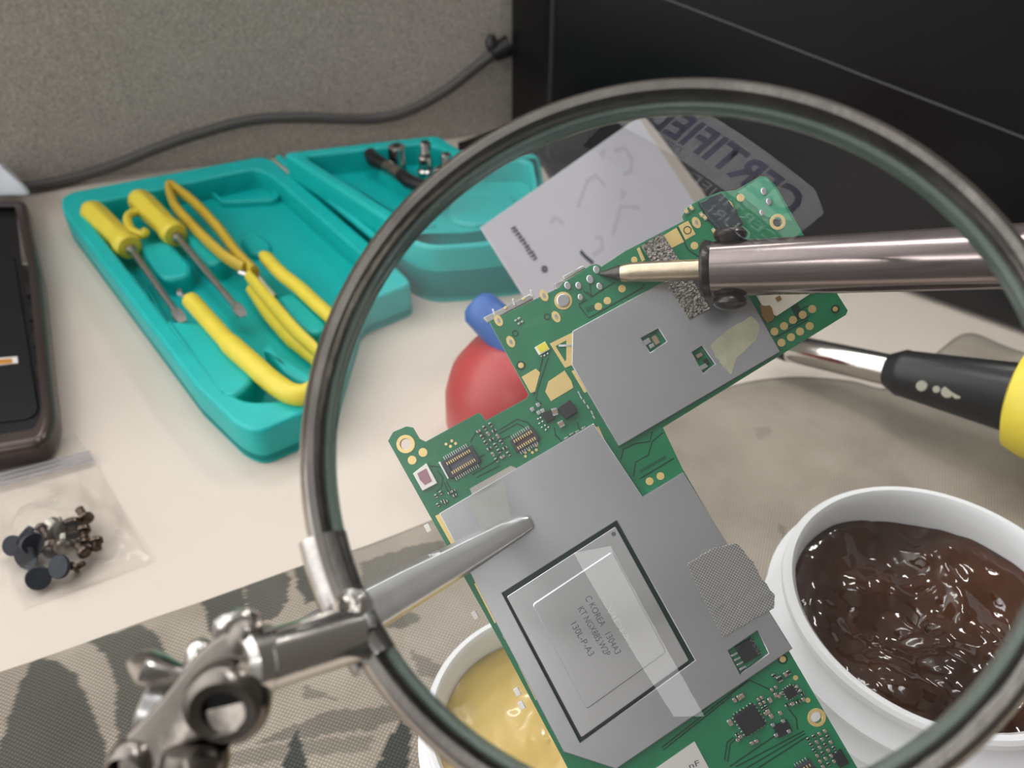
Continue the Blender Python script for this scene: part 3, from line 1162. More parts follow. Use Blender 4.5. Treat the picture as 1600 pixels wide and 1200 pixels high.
def bpart(name, loops, h0, h1, m, bev=0.0, parent=None, rnd=0, smooth=True):
    lp = []
    for l in loops:
        q = bls(l)
        lp.append(round_poly(q, rnd * PS) if rnd else q)
    me = curve_mesh(lp, h0 * PS, h1 * PS, bev * PS, 1)
    o = link(name, me, m, None, smooth=smooth)
    o.parent = parent or board
    return o


U, Vv = (math.cos(rad(-30)), math.sin(rad(-30))), (math.cos(rad(60)), math.sin(rad(60)))


def rect(cx, cy, w, h, ang=-30):
    a = rad(ang)
    ux, uy = math.cos(a), math.sin(a)
    return [(cx + ux * x - uy * y, cy + uy * x + ux * y) for x, y in ((-w / 2, -h / 2), (w / 2, -h / 2), (w / 2, h / 2), (-w / 2, h / 2))]


outline = [(606, 689), (614, 675), (635, 666), (645, 668), (655, 685), (665, 690), (747, 645), (752, 647), (759, 657), (823, 622), (826, 616),
           (764, 502), (874, 449), (880, 441), (922, 415), (932, 412), (940, 416), (977, 392), (1070, 344), (1067, 336), (1075, 323), (1092, 312), (1126, 299), (1150, 297),
           (1188, 275), (1198, 276), (1213, 291), (1306, 455), (1325, 485), (1322, 492), (1036, 668), (1067, 733), (1368, 1248), (920, 1262), (780, 1000)]
holes = [circ(634, 694, 9), circ(1215, 347, 7.5), circ(1276, 1121, 8.5, ry=10, a=1)]
bpart('substrate', [outline] + holes, -9, 0, M['solder_mask'], .8)
G = M['gold']
# hole rings
for (cx, cy, r, w) in ((634, 694, 9, 5.5), (1215, 347, 7.5, 5), (1276, 1121, 9, 5.5)):
    bpart('mounting_ring', [circ(cx, cy, r + w, 28), circ(cx, cy, r, 28)], -9.2, .9, G, .3)
# bare pads
PADS = [(661, 707, 7), (644, 719, 7), (1085, 384, 6), (991, 406, 5), (972, 451, 6), (935, 479, 6), (949, 470, 6), (1157, 309, 6),
        (1210, 518, 6.3), (1225, 509.5, 6.3), (1239, 500, 6.3), (1254, 492, 6.3), (1269, 483, 6.3), (1221, 535.5, 6.3), (1236, 527, 6.3), (1250, 518, 6.3), (1265, 509.5, 6.3),
        (1305, 483, 4), (814, 571, 4.5), (1223, 1030, 5), (1243, 1059, 4), (1262, 1094, 4), (1015, 752, 6.2), (1032, 744, 6.2),
        (697, 694, 2.4), (706, 689, 2.4), (704, 697.5, 2.4), (712, 693, 2.4),
        (821, 707, 2.3), (827, 703, 2.3), (832, 707, 2.3), (838, 703, 2.3), (838, 696, 2.3), (821, 713, 2.3)]
for cx, cy, r in PADS:
    bpart('contact_pad', [circ(cx, cy, r, 16)], -.2, .8, G, .2)
for cx, cy, r in ((1305, 483, 7), (814, 571, 7.5), (1223, 1030, 8), (855, 495, 5.5), (805, 521, 5.5)):
    bpart('pad_ring', [circ(cx, cy, r, 18), circ(cx, cy, r * .62, 18)], -.2, .5, M['trace'])
for cx, cy in ((850, 462), (869, 495), (779, 501), (798, 534), (1139, 322), (1088, 348)):
    o = bpart('slotted_pad', [circ(cx, cy, 6.2, 20, 9.5, rad(-28))], -.2, .8, G, .2)
    bpart('slot', [circ(cx, cy, 2.6, 12, 4.6, rad(-28))], .6, 1.1, M['solder'], .2, parent=o)
o = bpart('slotted_pad', [circ(880, 470, 14, 28)], -.2, .9, G, .3)
bpart('solder_dome', [circ(880, 470, 10.5, 24)], .5, 4, M['solder'], 2.5, parent=o)
for cx, cy, r in ((932, 422, 6), (922, 437, 6.4), (887, 447, 6), (904, 447, 5.5), (907, 465, 5), (937, 448, 5.6), (1193, 300, 5.5), (1201, 316, 5.2), (1190, 333, 4.5)):
    bpart('solder_joint', [circ(cx, cy, r * .9, 18, r * 1.15, rad(-25))], -.2, 3, M['solder'], 1.9)
# large gold lands
for pts in ([(815, 589), (837, 576), (844, 582), (836, 612), (829, 614)], [(857, 596), (882, 579), (893, 596), (896, 606), (861, 627), (852, 612)],
            [(1035, 369), (1057, 356), (1069, 378), (1047, 389)], [(995, 389), (999, 386), (1008, 406), (1003, 409)]):
    bpart('gold_land', [pts], -.2, .8, G, .2)
o = bpart('gold_land', [[(1060, 353), (1075, 345), (1087, 366), (1071, 375)]], -.2, .8, G, .2)
bpart('ring_mark', [circ(1074, 360, 6.5, 20), circ(1074, 360, 5, 20)], .7, 1.1, M['trace'], parent=o)
bpart('gold_frame', [[(859, 537), (896, 519), (893, 571), (883, 575)], [(868, 541), (885, 532), (885, 562), (883, 565)]], -.2, 1.2, G, .2)
bpart('fuse', [rect(888, 540, 3, 30, 62 + 25)], .5, 4, M['silver_edge'], .6)


# dark traces
def trace(pts, w=2.0, m='trace', h=.5):
    l, r = [], []
    for i, p in enumerate(pts):
        a = V(pts[max(i - 1, 0)])
        b = V(pts[min(i + 1, len(pts) - 1)])
        t = (b - a).normalized()
        n = V((-t.y, t.x)) * w / 2
        l.append((p[0] + n.x, p[1] + n.y))
        r.append((p[0] - n.x, p[1] - n.y))
    return bpart('trace', [l + r[::-1]], -.2, h, M[m])


TR = [[(857, 558), (840, 610), (838, 625), (846, 630)], [(848, 560), (834, 618)], [(905, 474), (906, 480), (920, 497), (1003, 450), (1007, 444)],
      [(912, 455), (925, 466), (921, 442)], [(917, 456), (926, 464)], [(926, 463), (960, 441)], [(906, 475), (918, 468)],
      [(1058, 355), (1075, 390), (1092, 402)], [(970, 718), (974, 702), (993, 693), (1015, 690), (1019, 675)], [(990, 745), (993, 722), (1013, 711), (1019, 690), (1036, 676)],
      [(1000, 748), (1053, 716)], [(780, 672), (808, 655), (824, 660), (832, 668)], [(776, 680), (808, 662), (820, 668)], [(776, 690), (800, 680)],
      [(735, 690), (746, 672), (760, 684)], [(745, 716), (758, 710)], [(738, 742), (775, 720), (786, 700)], [(745, 746), (780, 728)],
      [(683, 735), (692, 746), (690, 762), (682, 768)], [(698, 752), (706, 768)], [(694, 754), (701, 770)], [(672, 728), (688, 730)],
      [(880, 690), (906, 675), (902, 660)], [(866, 668), (868, 680), (880, 692)],
      [(1036, 1172), (1142, 1088), (1143, 1082), (1170, 1062), (1202, 1077)], [(1034, 1168), (1140, 1085), (1168, 1065)], [(1084, 1122), (1122, 1092)],
      [(1132, 1188), (1136, 1160), (1146, 1152)], [(1137, 1190), (1141, 1162), (1150, 1154)], [(1150, 1198), (1256, 1142)], [(1158, 1205), (1258, 1146)], [(1166, 1212), (1262, 1150)],
      [(1140, 1198), (1210, 1150)], [(1246, 1140), (1244, 1122), (1232, 1108)], [(1230, 512), (1265, 494)], [(1212, 527), (1262, 500)], [(1240, 490), (1262, 478)]]
for t in TR:
    trace(t)
for k in range(9):                                   # a row of hollow printed characters on the neck
    x, y = 1002 + k * 4.6, 736 - k * 2.7
    bpart('silkscreen_mark', [circ(x, y, 2.4, 10), circ(x, y, 1.5, 10)], -.1, .5, M['trace'])
for k in range(3):                                   # another printed code near the solder joints
    bpart('silkscreen_mark', [rect(918 + k * 4, 484 - k * 2, 3, 8), rect(918 + k * 4, 484 - k * 2, 1.6, 6)], -.1, .5, M['trace'])

# shields
SH = M['shield']
sh1 = [(687, 802), (927, 662), (1003, 776), (1066, 738), (1236, 1012), (962, 1199), (880, 1172)]
groove = [(785, 926), (963, 813), (1084, 1030), (906, 1158)]
win1 = [(1136, 1015), (1181, 984), (1198, 1019), (1154, 1052)]
big = bpart('shield_can', [round_l for round_l in ([sh1, groove, win1])], 0, 9, SH, 1.2)
up_s = [(894, 519), (1127, 392), (1217, 551), (966, 698), (893, 572)]
w1 = [(1001, 530), (1027, 515), (1040, 535), (1015, 552)]
w2 = [(1080, 552), (1095, 542), (1115, 570), (1097, 584)]
ups = bpart('shield_can', [up_s, w1, w2], 0, 9, SH, 1.2)
big['label'] = 'larger shield plate around the processor'
ups['label'] = 'smaller upper shield plate with two square windows'
# small components seen in the windows
for cx, cy, w, h, m in ((1010, 535, 12, 8, 'solder'), (1024, 532, 8, 14, 'ceramic'), (1018, 541, 8, 6, 'solder'), (1092, 556, 10, 6, 'ceramic'), (1103, 566, 6, 10, 'chipbody'), (1098, 574, 14, 7, 'solder')):
    bpart('window_component', [rect(cx, cy, w, h)], 0, 5, M[m], .5)
# processor
bpart('groove_floor', [[(785, 926), (963, 813), (1084, 1030), (906, 1158)]], -.2, 1.2, M['groove_floor'])  # groove floor round the processor, coloured darker than the board
o = bpart('processor', [[(792, 931), (961, 822), (1075, 1030), (908, 1150)]], 0, 10, M['chiplid'], 1.0, rnd=3)
bpart('heat_spreader', [[(831, 943), (956, 860), (1040, 1017), (916, 1106)]], 9, 13, M['chiplid'], 2.4, parent=o, rnd=6)
bpart('corner_dot', [circ(958, 834, 3.6, 14)], 9.8, 10.6, M['etched'], .1, parent=o)


def btext(txt, px, py, px2, py2, m, parent, h, name='lettering', up_len=None):
    """Lettering whose baseline runs from one picture point to another, lying on the board."""
    a, b = V(bl(px, py)), V(bl(px2, py2))
    me = text_mesh(txt, 1.0, .002)
    xs = [v.co.x for v in me.vertices]
    w = max(xs) - min(xs)
    s = (b - a).length / w
    d = (b - a).normalized()
    ang = math.atan2(d.y, d.x)
    ys = up_len * PS / .7 if up_len else s
    mw = Matrix.Translation((a.x, a.y, h * PS)) @ Matrix.Rotation(ang, 4, 'Z') @ Matrix.Diagonal((s, ys, .4 * s, 1)) @ Matrix.Translation((-min(xs), 0, 0))
    me.transform(mw)
    o_ = link(name, me, m, None, smooth=False)
    o_.parent = parent
    return o_


E1 = M['etched']
btext('C KOREA   1304A3', 913, 933, 961, 1021, E1, o, 13.1, up_len=10)
btext('KT NGX885.W2P', 902, 950, 945, 1024, E1, o, 13.1, up_len=10)
btext('130L-P-A3', 891, 974, 920, 1024, E1, o, 13.1, up_len=10)
btext('NVIDIA.', 936, 934, 979, 1006, M['etched_faint'], o, 13.1, up_len=9)
# chip in the small window
o = bpart('memory_chip', [rect(1168, 1016, 30, 30)], 0, 5, M['chipbody'], .8)
for k in range(4):
    bpart('pin', [rect(1147 + k * 4.3, 1022 + k * 7, 11, 3.4)], .3, 3.5, M['solder'], .4, parent=o)
btext('VSSI', 1168, 996, 1183, 1022, M['etched'], o, 5.1, up_len=6)

# tapes and stains stuck on the shields
def irregular(pts, amp, k=5, seed=0):
    out = []
    n = len(pts)
    for i in range(n):
        a, b = V(pts[i]), V(pts[(i + 1) % n])
        for j in range(k):
            p = a.lerp(b, j / k)
            out.append((p.x + noise.noise(V((p.x * .13, p.y * .13, seed))) * amp, p.y + noise.noise(V((p.x * .13, p.y * .13, seed + 5))) * amp))
    return out


o = bpart('copper_tape', [irregular([(1000, 387), (1033, 367), (1108, 484), (1076, 502)], 1.2)], 8.5, 11, M['tape'], .5)
o['label'] = 'glittering grey brown tape strip'
o = bpart('woven_tape', [irregular([(1070, 881), (1113, 855), (1148, 848), (1175, 879), (1185, 900), (1208, 928), (1206, 949), (1128, 995)], 2.4, 7, 3)], 8.5, 12, M['mesh_tape'], 1)
o['label'] = 'grey woven conductive tape patch'
bpart('adhesive_residue', [irregular([(1107, 542), (1135, 518), (1172, 496), (1186, 512), (1178, 535), (1150, 560), (1140, 588), (1126, 572)], 3, 6, 9)], 8.8, 9.6, M['residue'], .2)
bpart('tape_mark', [irregular([(731, 783), (787, 751), (800, 806), (757, 830)], .8, 4, 2)], 8.8, 9.3, M['faded'])
bpart('tape_strip', [irregular([(734, 764), (799, 727), (808, 733), (738, 773)], 1.4, 6, 4)], .5, 3, mat('grey_tape', (.36, .33, .30), .6), .3)
# gold ground strips beside the shields
for pts in ([(680, 806), (687, 803), (713, 850), (708, 856)], [(741, 912), (747, 910), (778, 970), (773, 974)], [(810, 1040), (815, 1038), (842, 1092), (837, 1094)],
            [(893, 580), (899, 577), (918, 612), (913, 614)], [(1040, 755), (1062, 740), (1064, 744), (1008, 776)], [(850, 1108), (855, 1106), (872, 1146), (867, 1148)], [(930, 668), (935, 666), (946, 690), (942, 692)]):
    bpart('ground_strip', [pts], -.2, 1.2, G, .2)

# chips and passives
def passive(cx, cy, w, h, ang=-30, body='ceramic', ht=5):
    o_ = bpart('capacitor', [rect(cx, cy, w, h, ang)], 0, ht, M['solder'], .6)
    bpart('ceramic_body', [rect(cx, cy, w * .52, h * 1.04, ang)], .2, ht + .15, M[body], .4, parent=o_)
    return o_


def chip(cx, cy, w, h, ang=-30, ht=7, name='chip', pins=0, pl=5, sides='all'):
    o_ = bpart(name, [rect(cx, cy, w, h, ang)], 0, ht, M['chipbody'], .8)
    a = rad(ang)
    ux, uy = (math.cos(a), math.sin(a)), (-math.sin(a), math.cos(a))
    for k in range(pins):
        f = (k + .5) / pins - .5
        for s_, (al, ac, L, D) in (('u', (ux, uy, w, h)), ('u', (ux, uy, w, -h)), ('v', (uy, ux, h, w)), ('v', (uy, ux, h, -w))):
            if sides != 'all' and s_ not in sides:
                continue
            x = cx + al[0] * f * L + ac[0] * D / 2
            y = cy + al[1] * f * L + ac[1] * D / 2
            bpart('pin', [rect(x, y, 2.2 if s_ == 'u' else pl, pl if s_ == 'u' else 2.2, ang)], .2, 2.4, M['solder'], .4, parent=o_)
    return o_


def connector(cx, cy, w, h, ang, n, inner):
    o_ = bpart('board_connector', [rect(cx, cy, w, h, ang), rect(cx, cy, w * .72, h * .42, ang)], 0, 8, M['conn'], 1)
    bpart('socket_floor', [rect(cx, cy, w * .72, h * .42, ang)], 0, 3.5, inner, .3, parent=o_)
    a = rad(ang)
    ux, uy = (math.cos(a), math.sin(a)), (-math.sin(a), math.cos(a))
    for k in range(n):
        f = ((k + .5) / n - .5) * w * .80
        for sgn in (-1, 1):
            for off, L, hh, mm in ((.56, 9, 3, 'solder'), (.27, 5, 8.6, 'gold')):
                x = cx + ux[0] * f + uy[0] * sgn * h * off
                y = cy + ux[1] * f + uy[1] * sgn * h * off
                bpart('contact_pin', [rect(x, y, 1.7, L, ang)], .2, hh, M[mm], .3, parent=o_)
    return o_


connector(721, 722, 54, 30, -30, 12, mat('connector_inner', (.09, .085, .12), .4))
connector(820, 688, 42, 22, -30, 9, mat('connector_mid', (.09, .05, .06), .45))
bpart('solder_bar', [rect(694, 735, 3, 30, -28)], .2, 4, M['silver_edge'], .5)
o = bpart('sensor_module', [[(646, 740), (667, 724), (684, 755), (661, 767)]], 0, 7, M['label_white'], 1)
bpart('window', [[(653, 740), (667, 732), (676, 752), (665, 758), (657, 750)]], 6.5, 7.4, M['chip_window'], .2, parent=o)
random.seed(5)
# cluster between the two connectors
for r in range(6):
    for c_ in range(3):
        x = 748 + r * 5.6 + c_ * 9.4
        y = 672 + r * 9.0 - c_ * 5.0 + 2
        passive(x, y, 7.5, 4.2, 55 if (r + c_) % 3 else -30, 'chipbody' if (r * 3 + c_) % 4 else 'ceramic', 4)
for x, y in ((682, 775), (689, 770), (692, 783), (685, 789), (697, 784), (703, 770), (709, 767), (711, 774)):
    passive(x, y, 6, 4.2, random.choice((-30, 60)), 'chipbody', 4)
for x, y in ((832, 640), (841, 633), (842, 645), (848, 642)):
    passive(x, y, 6.5, 6, 60, 'solder', 5)
for x, y in ((841, 655), (845, 653), (843, 662), (848, 659), (847, 668), (852, 665), (853, 672), (857, 668)):
    bpart('solder_ball', [circ(x, y, 1.8, 10)], 0, 2.5, M['solder'], 1)
chip(857, 651, 15, 16, -30, 6)
passive(867, 644, 12, 9, 75, 'ceramic', 6)
passive(877, 663, 10, 9, 60, 'ceramic', 6)
bpart('inductor', [round_l for round_l in [rect(887, 641, 23, 23, -35)]], 0, 12, M['chipbody'], 1.2, rnd=3)
# LED and quad chip, upper left wing
o = bpart('led', [rect(847, 545, 19, 14)], 0, 5, M['label_white'], .6)
bpart('phosphor', [rect(848, 544, 15, 12)], 4.5, 5.6, M['led'], .3, parent=o)
for x, y in ((846, 557), (851, 556), (856, 553)):
    bpart('solder_ball', [circ(x, y, 1.8, 10)], 0, 2.5, M['solder'], 1)
for x, y in ((806, 501), (811, 498), (811, 506), (816, 503)):
    bpart('solder_ball', [rect(x, y, 4.2, 3.2)], 0, 3, M['solder'], .6)
# row of solder tabs along the shield edges
for x, y in ((936, 500), (948, 493), (957, 486), (905, 615), (908, 621), (913, 628), (919, 636), (925, 645), (928, 652), (885, 684), (893, 678), (902, 674), (912, 668),
             (784, 987), (788, 996), (794, 1006), (801, 1018), (806, 1028)):
    bpart('solder_tab', [rect(x, y, 7, 2.4, -30 if y < 510 or y > 660 and y < 690 else 60)], 0, 3, M['solder'], .5)
# metal edge connectors behind the top edge
MT = M['bright_steel']
o = bpart('edge_connector', [[(755, 496), (828, 459), (833, 466), (762, 503)]], -14, -1, M['steel'], 1)
for x, y in ((772, 488), (803, 472), (831, 458)):
    bpart('solder_tab', [rect(x, y, 3, 11, -20)], -4, 2, M['silver_edge'], .5, parent=o)
for x, y in ((790, 481), (818, 467)):
    bpart('solder_ball', [circ(x, y, 2.6, 10)], -3, 1, G, .8, parent=o)
bpart('edge_connector', [[(866, 443), (880, 436), (883, 444), (868, 452)]], -12, -1, M['steel'], 1)
bpart('edge_connector', [[(878, 431), (911, 413), (915, 418), (882, 436)]], -14, -4, M['steel'], 1.5)
# side nubs on the left edge
for x, y in ((668, 825), (742, 962), (808, 1082), (815, 1103)):
    bpart('side_button', [rect(x, y, 8, 13, -28)], -9, -3, M['label_white'], 1)
# upper corner: resin blob chip and debris
o = bpart('sealed_chip', [irregular([(1090, 318), (1125, 302), (1150, 330), (1160, 352), (1128, 368), (1106, 345)], 3, 6, 1)], 0, 7, mat('dark_underfill', (.02, .03, .034), .35), 2)
for x, y in ((1096, 337), (1101, 341), (1072, 331), (1080, 326), (1115, 362)):
    passive(x, y, 9, 5, 55, 'gold', 4)
bpart('clear_mask', [[(1152, 300), (1188, 278), (1197, 279), (1210, 293), (1238, 345), (1200, 340)]], .0, .6, mat('pale_solder_mask', (.05, .27, .15), .3))
# insulation and residue on the right
bpart('insulation_label', [[(1178, 456), (1268, 452), (1268, 458), (1213, 494), (1196, 488)]], 0, 2, M['cream'], .3)
bpart('adhesive_residue', [irregular([(1186, 478), (1202, 478), (1210, 497), (1199, 506), (1190, 496)], 2, 4, 6)], 1, 4, M['brown'], .6)
bpart('adhesive_residue', [rect(1216, 467, 8, 7)], 1.5, 3, M['brown'], .4)
bpart('component_group', [rect(1246, 487, 12, 22, -30)], -.1, .7, M['trace'])
# lower right corner
chip(1170, 1124, 37, 37, -33, 8, pins=6, pl=6)
chip(1234, 1081, 17, 17, -33, 6, pins=4, pl=5)
o = chip(1222, 1138, 24, 19, -25, 6)
for x, y in ((1206, 1131), (1211, 1147), (1222, 1125), (1231, 1141)):
    bpart('pin', [rect(x, y, 6, 6, -25)], .2, 7, M['solder'], .6, parent=o)
for x, y, w, h, a in ((1217, 1060, 10, 8, 60), (1208, 1055, 7, 5, 60), (1226, 1053, 8, 5, 60), (1231, 1050, 8, 5, 60), (1205, 1077, 6, 4, 60), (1211, 1073, 6, 4, 60), (1216, 1087, 6, 4, 60), (1219, 1083, 5, 4, 60),
                      (1211, 1085, 8, 5, 70), (1244, 1072, 5, 4, -30), (1249, 1078, 5, 4, -30), (1253, 1084, 5, 4, -30), (1229, 1101, 7, 5, -30), (1237, 1099, 7, 5, -30), (1246, 1096, 7, 5, -30), (1254, 1092, 7, 5, 60),
                      (1154, 1089, 9, 6, 60), (1147, 1093, 8, 5, 60), (1159, 1086, 8, 5, 60), (1140, 1128, 11, 7, 60), (1151, 1147, 6, 5, -30), (1156, 1150, 6, 5, -30), (1152, 1155, 6, 5, -30), (1174, 1160, 6, 6, 60), (1181, 1157, 6, 6, 60),
                      (1184, 1092, 6, 4, 60), (1189, 1089, 6, 4, 60), (1187, 1099, 6, 4, 60), (1193, 1096, 6, 4, 60), (1191, 1106, 6, 4, 60), (1196, 1103, 6, 4, 60), (1202, 1093, 9, 6, 60), (1199, 1111, 8, 6, 60), (1204, 1118, 8, 6, 60), (1218, 1113, 7, 5, 60),
                      (1195, 1114, 6, 4, 60)):
    passive(x, y, w, h, a, random.choice(('ceramic', 'chipbody', 'ceramic')), 5)
for r in range(6):
    for c_ in range(4):
        x, y = 1262 + r * 4.6 + c_ * 8.6, 1148 + r * 8.6 - c_ * 4.2 + 6
        passive(x, y, 6.4, 4.4, 60, random.choice(('chipbody', 'ceramic')), 4)
o = chip(1312, 1184, 16, 24, -30, 6)
connector(1258, 1204, 30, 26, -30, 5, M['conn'])
o = bpart('white_label', [[(1000, 1217), (1085, 1158), (1130, 1242), (1045, 1290)]], .2, 1.2, M['foil_label'])
btext('nF', 1078, 1201, 1094, 1195, M['ink'], o, 1.3, up_len=8)

# ================================================================== crocodile clip holding the board
HZ = BN * (10 * PS)
clip = thing('crocodile_clip', 'silver crocodile clip jaw gripping the left edge of the circuit board', 'clip', dep(600, 945, 1.44))
bm = bmesh.new()
# upper jaw: tapered folded sheet, cross sections along its length
SEC = [(828, 818, 4, 1.497), (826, 817, 9, 1.494), (818, 820, 11.5, 1.490), (790, 833, 17, 1.482), (740, 861, 22, 1.470), (690, 889, 26, 1.455), (640, 916, 30, 1.44), (596, 941, 33, 1.425), (540, 972, 36, 1.41), (470, 1008, 34, 1.40)]
axis = (V((470, 1008)) - V((826, 817))).normalized()
nx = V((axis.y, -axis.x))
rings = []
for px, py, w, d in SEC:
    ring = []
    for k in range(9):
        t = k / 8 * 2 - 1                            # from the lower lip to the upper lip
        hgt = (1 - abs(t) ** 6) * .012 * (w / 30)
        ring.append(dep(px + nx.x * w * t, py + nx.y * w * t, d - hgt))
    rings.append([bm.verts.new(p) for p in ring])
for p, q in zip(rings, rings[1:]):
    for i in range(8):
        bm.faces.new((p[i], p[i + 1], q[i + 1], q[i]))
jw = from_bm('upper_jaw', bm, M['satin_steel'], clip)
so = jw.modifiers.new('sheet', 'SOLIDIFY')
so.thickness = .009
so.offset = 0
bm = bmesh.new()
for k in range(9):                                   # teeth under the upper lip
    f = k / 9
    px, py = 640 + 48 * f, 886 - 24 * f
    add_lathe(bm, dep(px, py, 1.45), dep(px + 1, py - 2, 1.472), [(0, .006), (.02, .001)], 5)
from_bm('teeth', bm, M['bright_steel'], clip)
sweep('lower_jaw', [dep(800, 838, 1.56), dep(700, 890, 1.575), dep(600, 945, 1.55), dep(480, 1008, 1.47)], [.012, .020, .026, .03], M['steel'], clip, 10)
sweep('pivot_pin', [dep(520, 965, 1.38), dep(535, 995, 1.52)], .016, M['steel'], clip, 12)

# ================================================================== magnifying glass on its swivel clamp
LD = .90
LC = dep(1042, 662, LD)
LU = (RT * math.cos(-.19) + FW * math.sin(-.19)).normalized()       # across the lens, right side a little nearer
LV = (-UP * math.cos(-.26) + FW * math.sin(-.26)).normalized()      # down the lens, bottom nearer
LN = LU.cross(LV).normalized()
if LN.dot(FW) > 0:
    LN = -LN
LV = (LV - LU * LV.dot(LU)).normalized()
mg = thing('magnifying_glass', 'large round chrome rimmed magnifying glass with swivel clamp in the foreground', 'magnifying glass', LC)
RO = .407
prof = [(-.026, RO - .026), (-.024, RO - .010), (-.012, RO), (.012, RO), (.022, RO - .006), (.027, RO - .014), (.025, RO - .022), (.014, RO - .027), (.006, RO - .028), (-.018, RO - .029)]
lathe('rim', LC, LC + LN, prof, M['rim_metal'], mg, 160, closed=True)
RL = RO - .027
ed = [(-.010, RL - .008), (-.012, RL), (.007, RL), (.008, RL - .007)]
lathe('lens_edge', LC, LC + LN, ed, M['lens_edge'], mg, 160, closed=True)
lp_ = []
for k in range(0, 41):
    r = (RL - .006) * k / 40
    lp_.append((.045 - .040 * (k / 40) ** 2, r))
for k in range(40, -1, -1):
    r = (RL - .006) * k / 40
    lp_.append((-.045 + .036 * (k / 40) ** 2, r))
lathe('lens', LC, LC + LN, lp_, M['lens'], mg, 200, cap=False)


# sleeve over the joint of the rim, where the tube is fixed
def arc(px, py, r=RO - .012):
    q = onp(px, py, LC, LN) - LC
    return LC + q.normalized() * r


tube_a, tube_b = dep(556, 990, .875), dep(404, 1034, .80)
sl = [arc(*p) for p in ((487, 842), (496, 880), (510, 930), (530, 985), (552, 1030), (566, 1052))]
hub = sweep('rim_sleeve', smooth_path(sl, 6), [.016] + [.0265] * 29 + [.016], M['chrome_dark'], mg, 18, up=LN)
p = arc(545, 962, RO - .030) + LN * .02
lathe('rivet', p, p + LN, [(0, .018), (.016, .018), (.022, .012), (.016, .007), (.012, .0)], M['chrome'], hub, 20)
p = arc(556, 990, RO - .030) + LN * .02
lathe('screw_tip', p, p + LN, [(0, .012), (.016, .012), (.02, .0)], M['chrome'], hub, 16)
tl = (tube_b - tube_a).length
lathe('mounting_tube', tube_a, tube_b, [(0, .024), (.004, .0285), (tl - .004, .0285), (tl, .022)], M['chrome'], mg, 32)
# swivel clamp: cast plate with two bosses, a pivot barrel, a wing nut behind
CN = (-FW + UP * .25 - RT * .05).normalized()
CP = dep(320, 1090, .80)


def cpl(px, py):
    return onp(px, py, CP, CN)


cxa = (RT - CN * RT.dot(CN)).normalized()
cya = CN.cross(cxa)
CM = Matrix((cxa, cya, CN)).transposed().to_4x4()
CM.translation = CP


def cplate(name, pts, z0, z1, m, bev, parent, rnd=.02):
    q = []
    for p in pts:
        d = cpl(*p) - CP
        q.append((d.dot(cxa), d.dot(cya)))
    b_ = bmesh.new()
    q = round_poly(q, rnd, 4)
    lo_ = [b_.verts.new((x, y, z0)) for x, y in q]
    hi_ = [b_.verts.new((x, y, z1)) for x, y in q]
    b_.faces.new(hi_)
    b_.faces.new(lo_)
    for i in range(len(q)):
        b_.faces.new((lo_[i], lo_[(i + 1) % len(q)], hi_[(i + 1) % len(q)], hi_[i]))
    bmesh.ops.recalc_face_normals(b_, faces=b_.faces)
    rim_e = [e for e in b_.edges if abs(e.verts[0].co.z - e.verts[1].co.z) < 1e-6]
    bmesh.ops.bevel(b_, geom=rim_e, offset=bev, segments=4, affect='EDGES', profile=.5, clamp_overlap=True)
    b_.transform(CM)
    return from_bm(name, b_, m, parent)


clamp = cplate('swivel_clamp', [(352, 990), (392, 978), (410, 992), (414, 1060), (412, 1100), (396, 1140), (362, 1156), (330, 1150), (304, 1160), (280, 1190), (250, 1215), (206, 1215), (194, 1180), (208, 1148), (256, 1098), (286, 1062), (318, 1018)], -.02, .022, M['clamp_metal'], .017, mg)


def cboss(name, px, py, prof, tilt, m, parent, n=36, lift=0.0):
    c = cpl(px, py) + CN * lift
    ax_ = (CN + tilt).normalized()
    return lathe(name, c - ax_ * .03, c + ax_, prof, m, parent, n)


cboss('boss', 364, 1080, [(0, .024), (.02, .036), (.050, .040), (.060, .037), (.066, .030), (.064, .020), (.050, .019), (.049, 0)], -UP * .45 + RT * .1, M['clamp_metal'], clamp)
cboss('bore_shade', 364, 1080, [(0, .012), (.050, .0195), (.0545, .0195), (.0546, 0)], -UP * .45 + RT * .1, M['black'], clamp, 24)  # black disc painting in the dark inside the boss hole
cboss('boss', 222, 1180, [(0, .018), (.04, .026), (.052, .024), (.058, .018), (.052, .013), (.034, .011), (.033, 0)], -UP * .5 - RT * .1, M['clamp_metal'], clamp, 28)
p = cpl(316, 1176)
lathe('pivot_barrel', p + UP * .012 + CN * .012, p - UP * .16 + CN * .03, [(0, .018), (.006, .029), (.016, .031), (.03, .028), (.16, .028)], M['clamp_metal'], clamp, 28)
cboss('cheek', 392, 1000, [(0, .012), (.03, .020), (.05, .018), (.058, .008), (.059, 0)], UP * .3, M['clamp_metal'], clamp, 24)
p = cpl(408, 1030)
ax = (tube_b - tube_a).normalized()
lathe('collar', p - ax * .014, p + ax * .03, [(0, .026), (.004, .031), (.030, .032), (.036, .026)], M['chrome'], clamp, 28)
p = cpl(300, 1012) - CN * .02
lathe('bolt', p + UP * .008, p - UP * .05, [(0, .004), (.004, .011), (.010, .014), (.05, .014)], M['chrome'], clamp, 20)
p = cpl(240, 1118) - CN * .03
lathe('washer', p - RT * .022 + UP * .006, p + RT * .03 - UP * .01, [(0, .022), (.004, .030), (.03, .030), (.04, .02)], M['steel'], clamp, 28)
p = cpl(300, 1056) - CN * .03
nut = lathe('wing_nut', p, p + UP * .03, [(-.02, .020), (-.012, .026), (.012, .020), (.02, .012)], M['chrome'], clamp, 24)
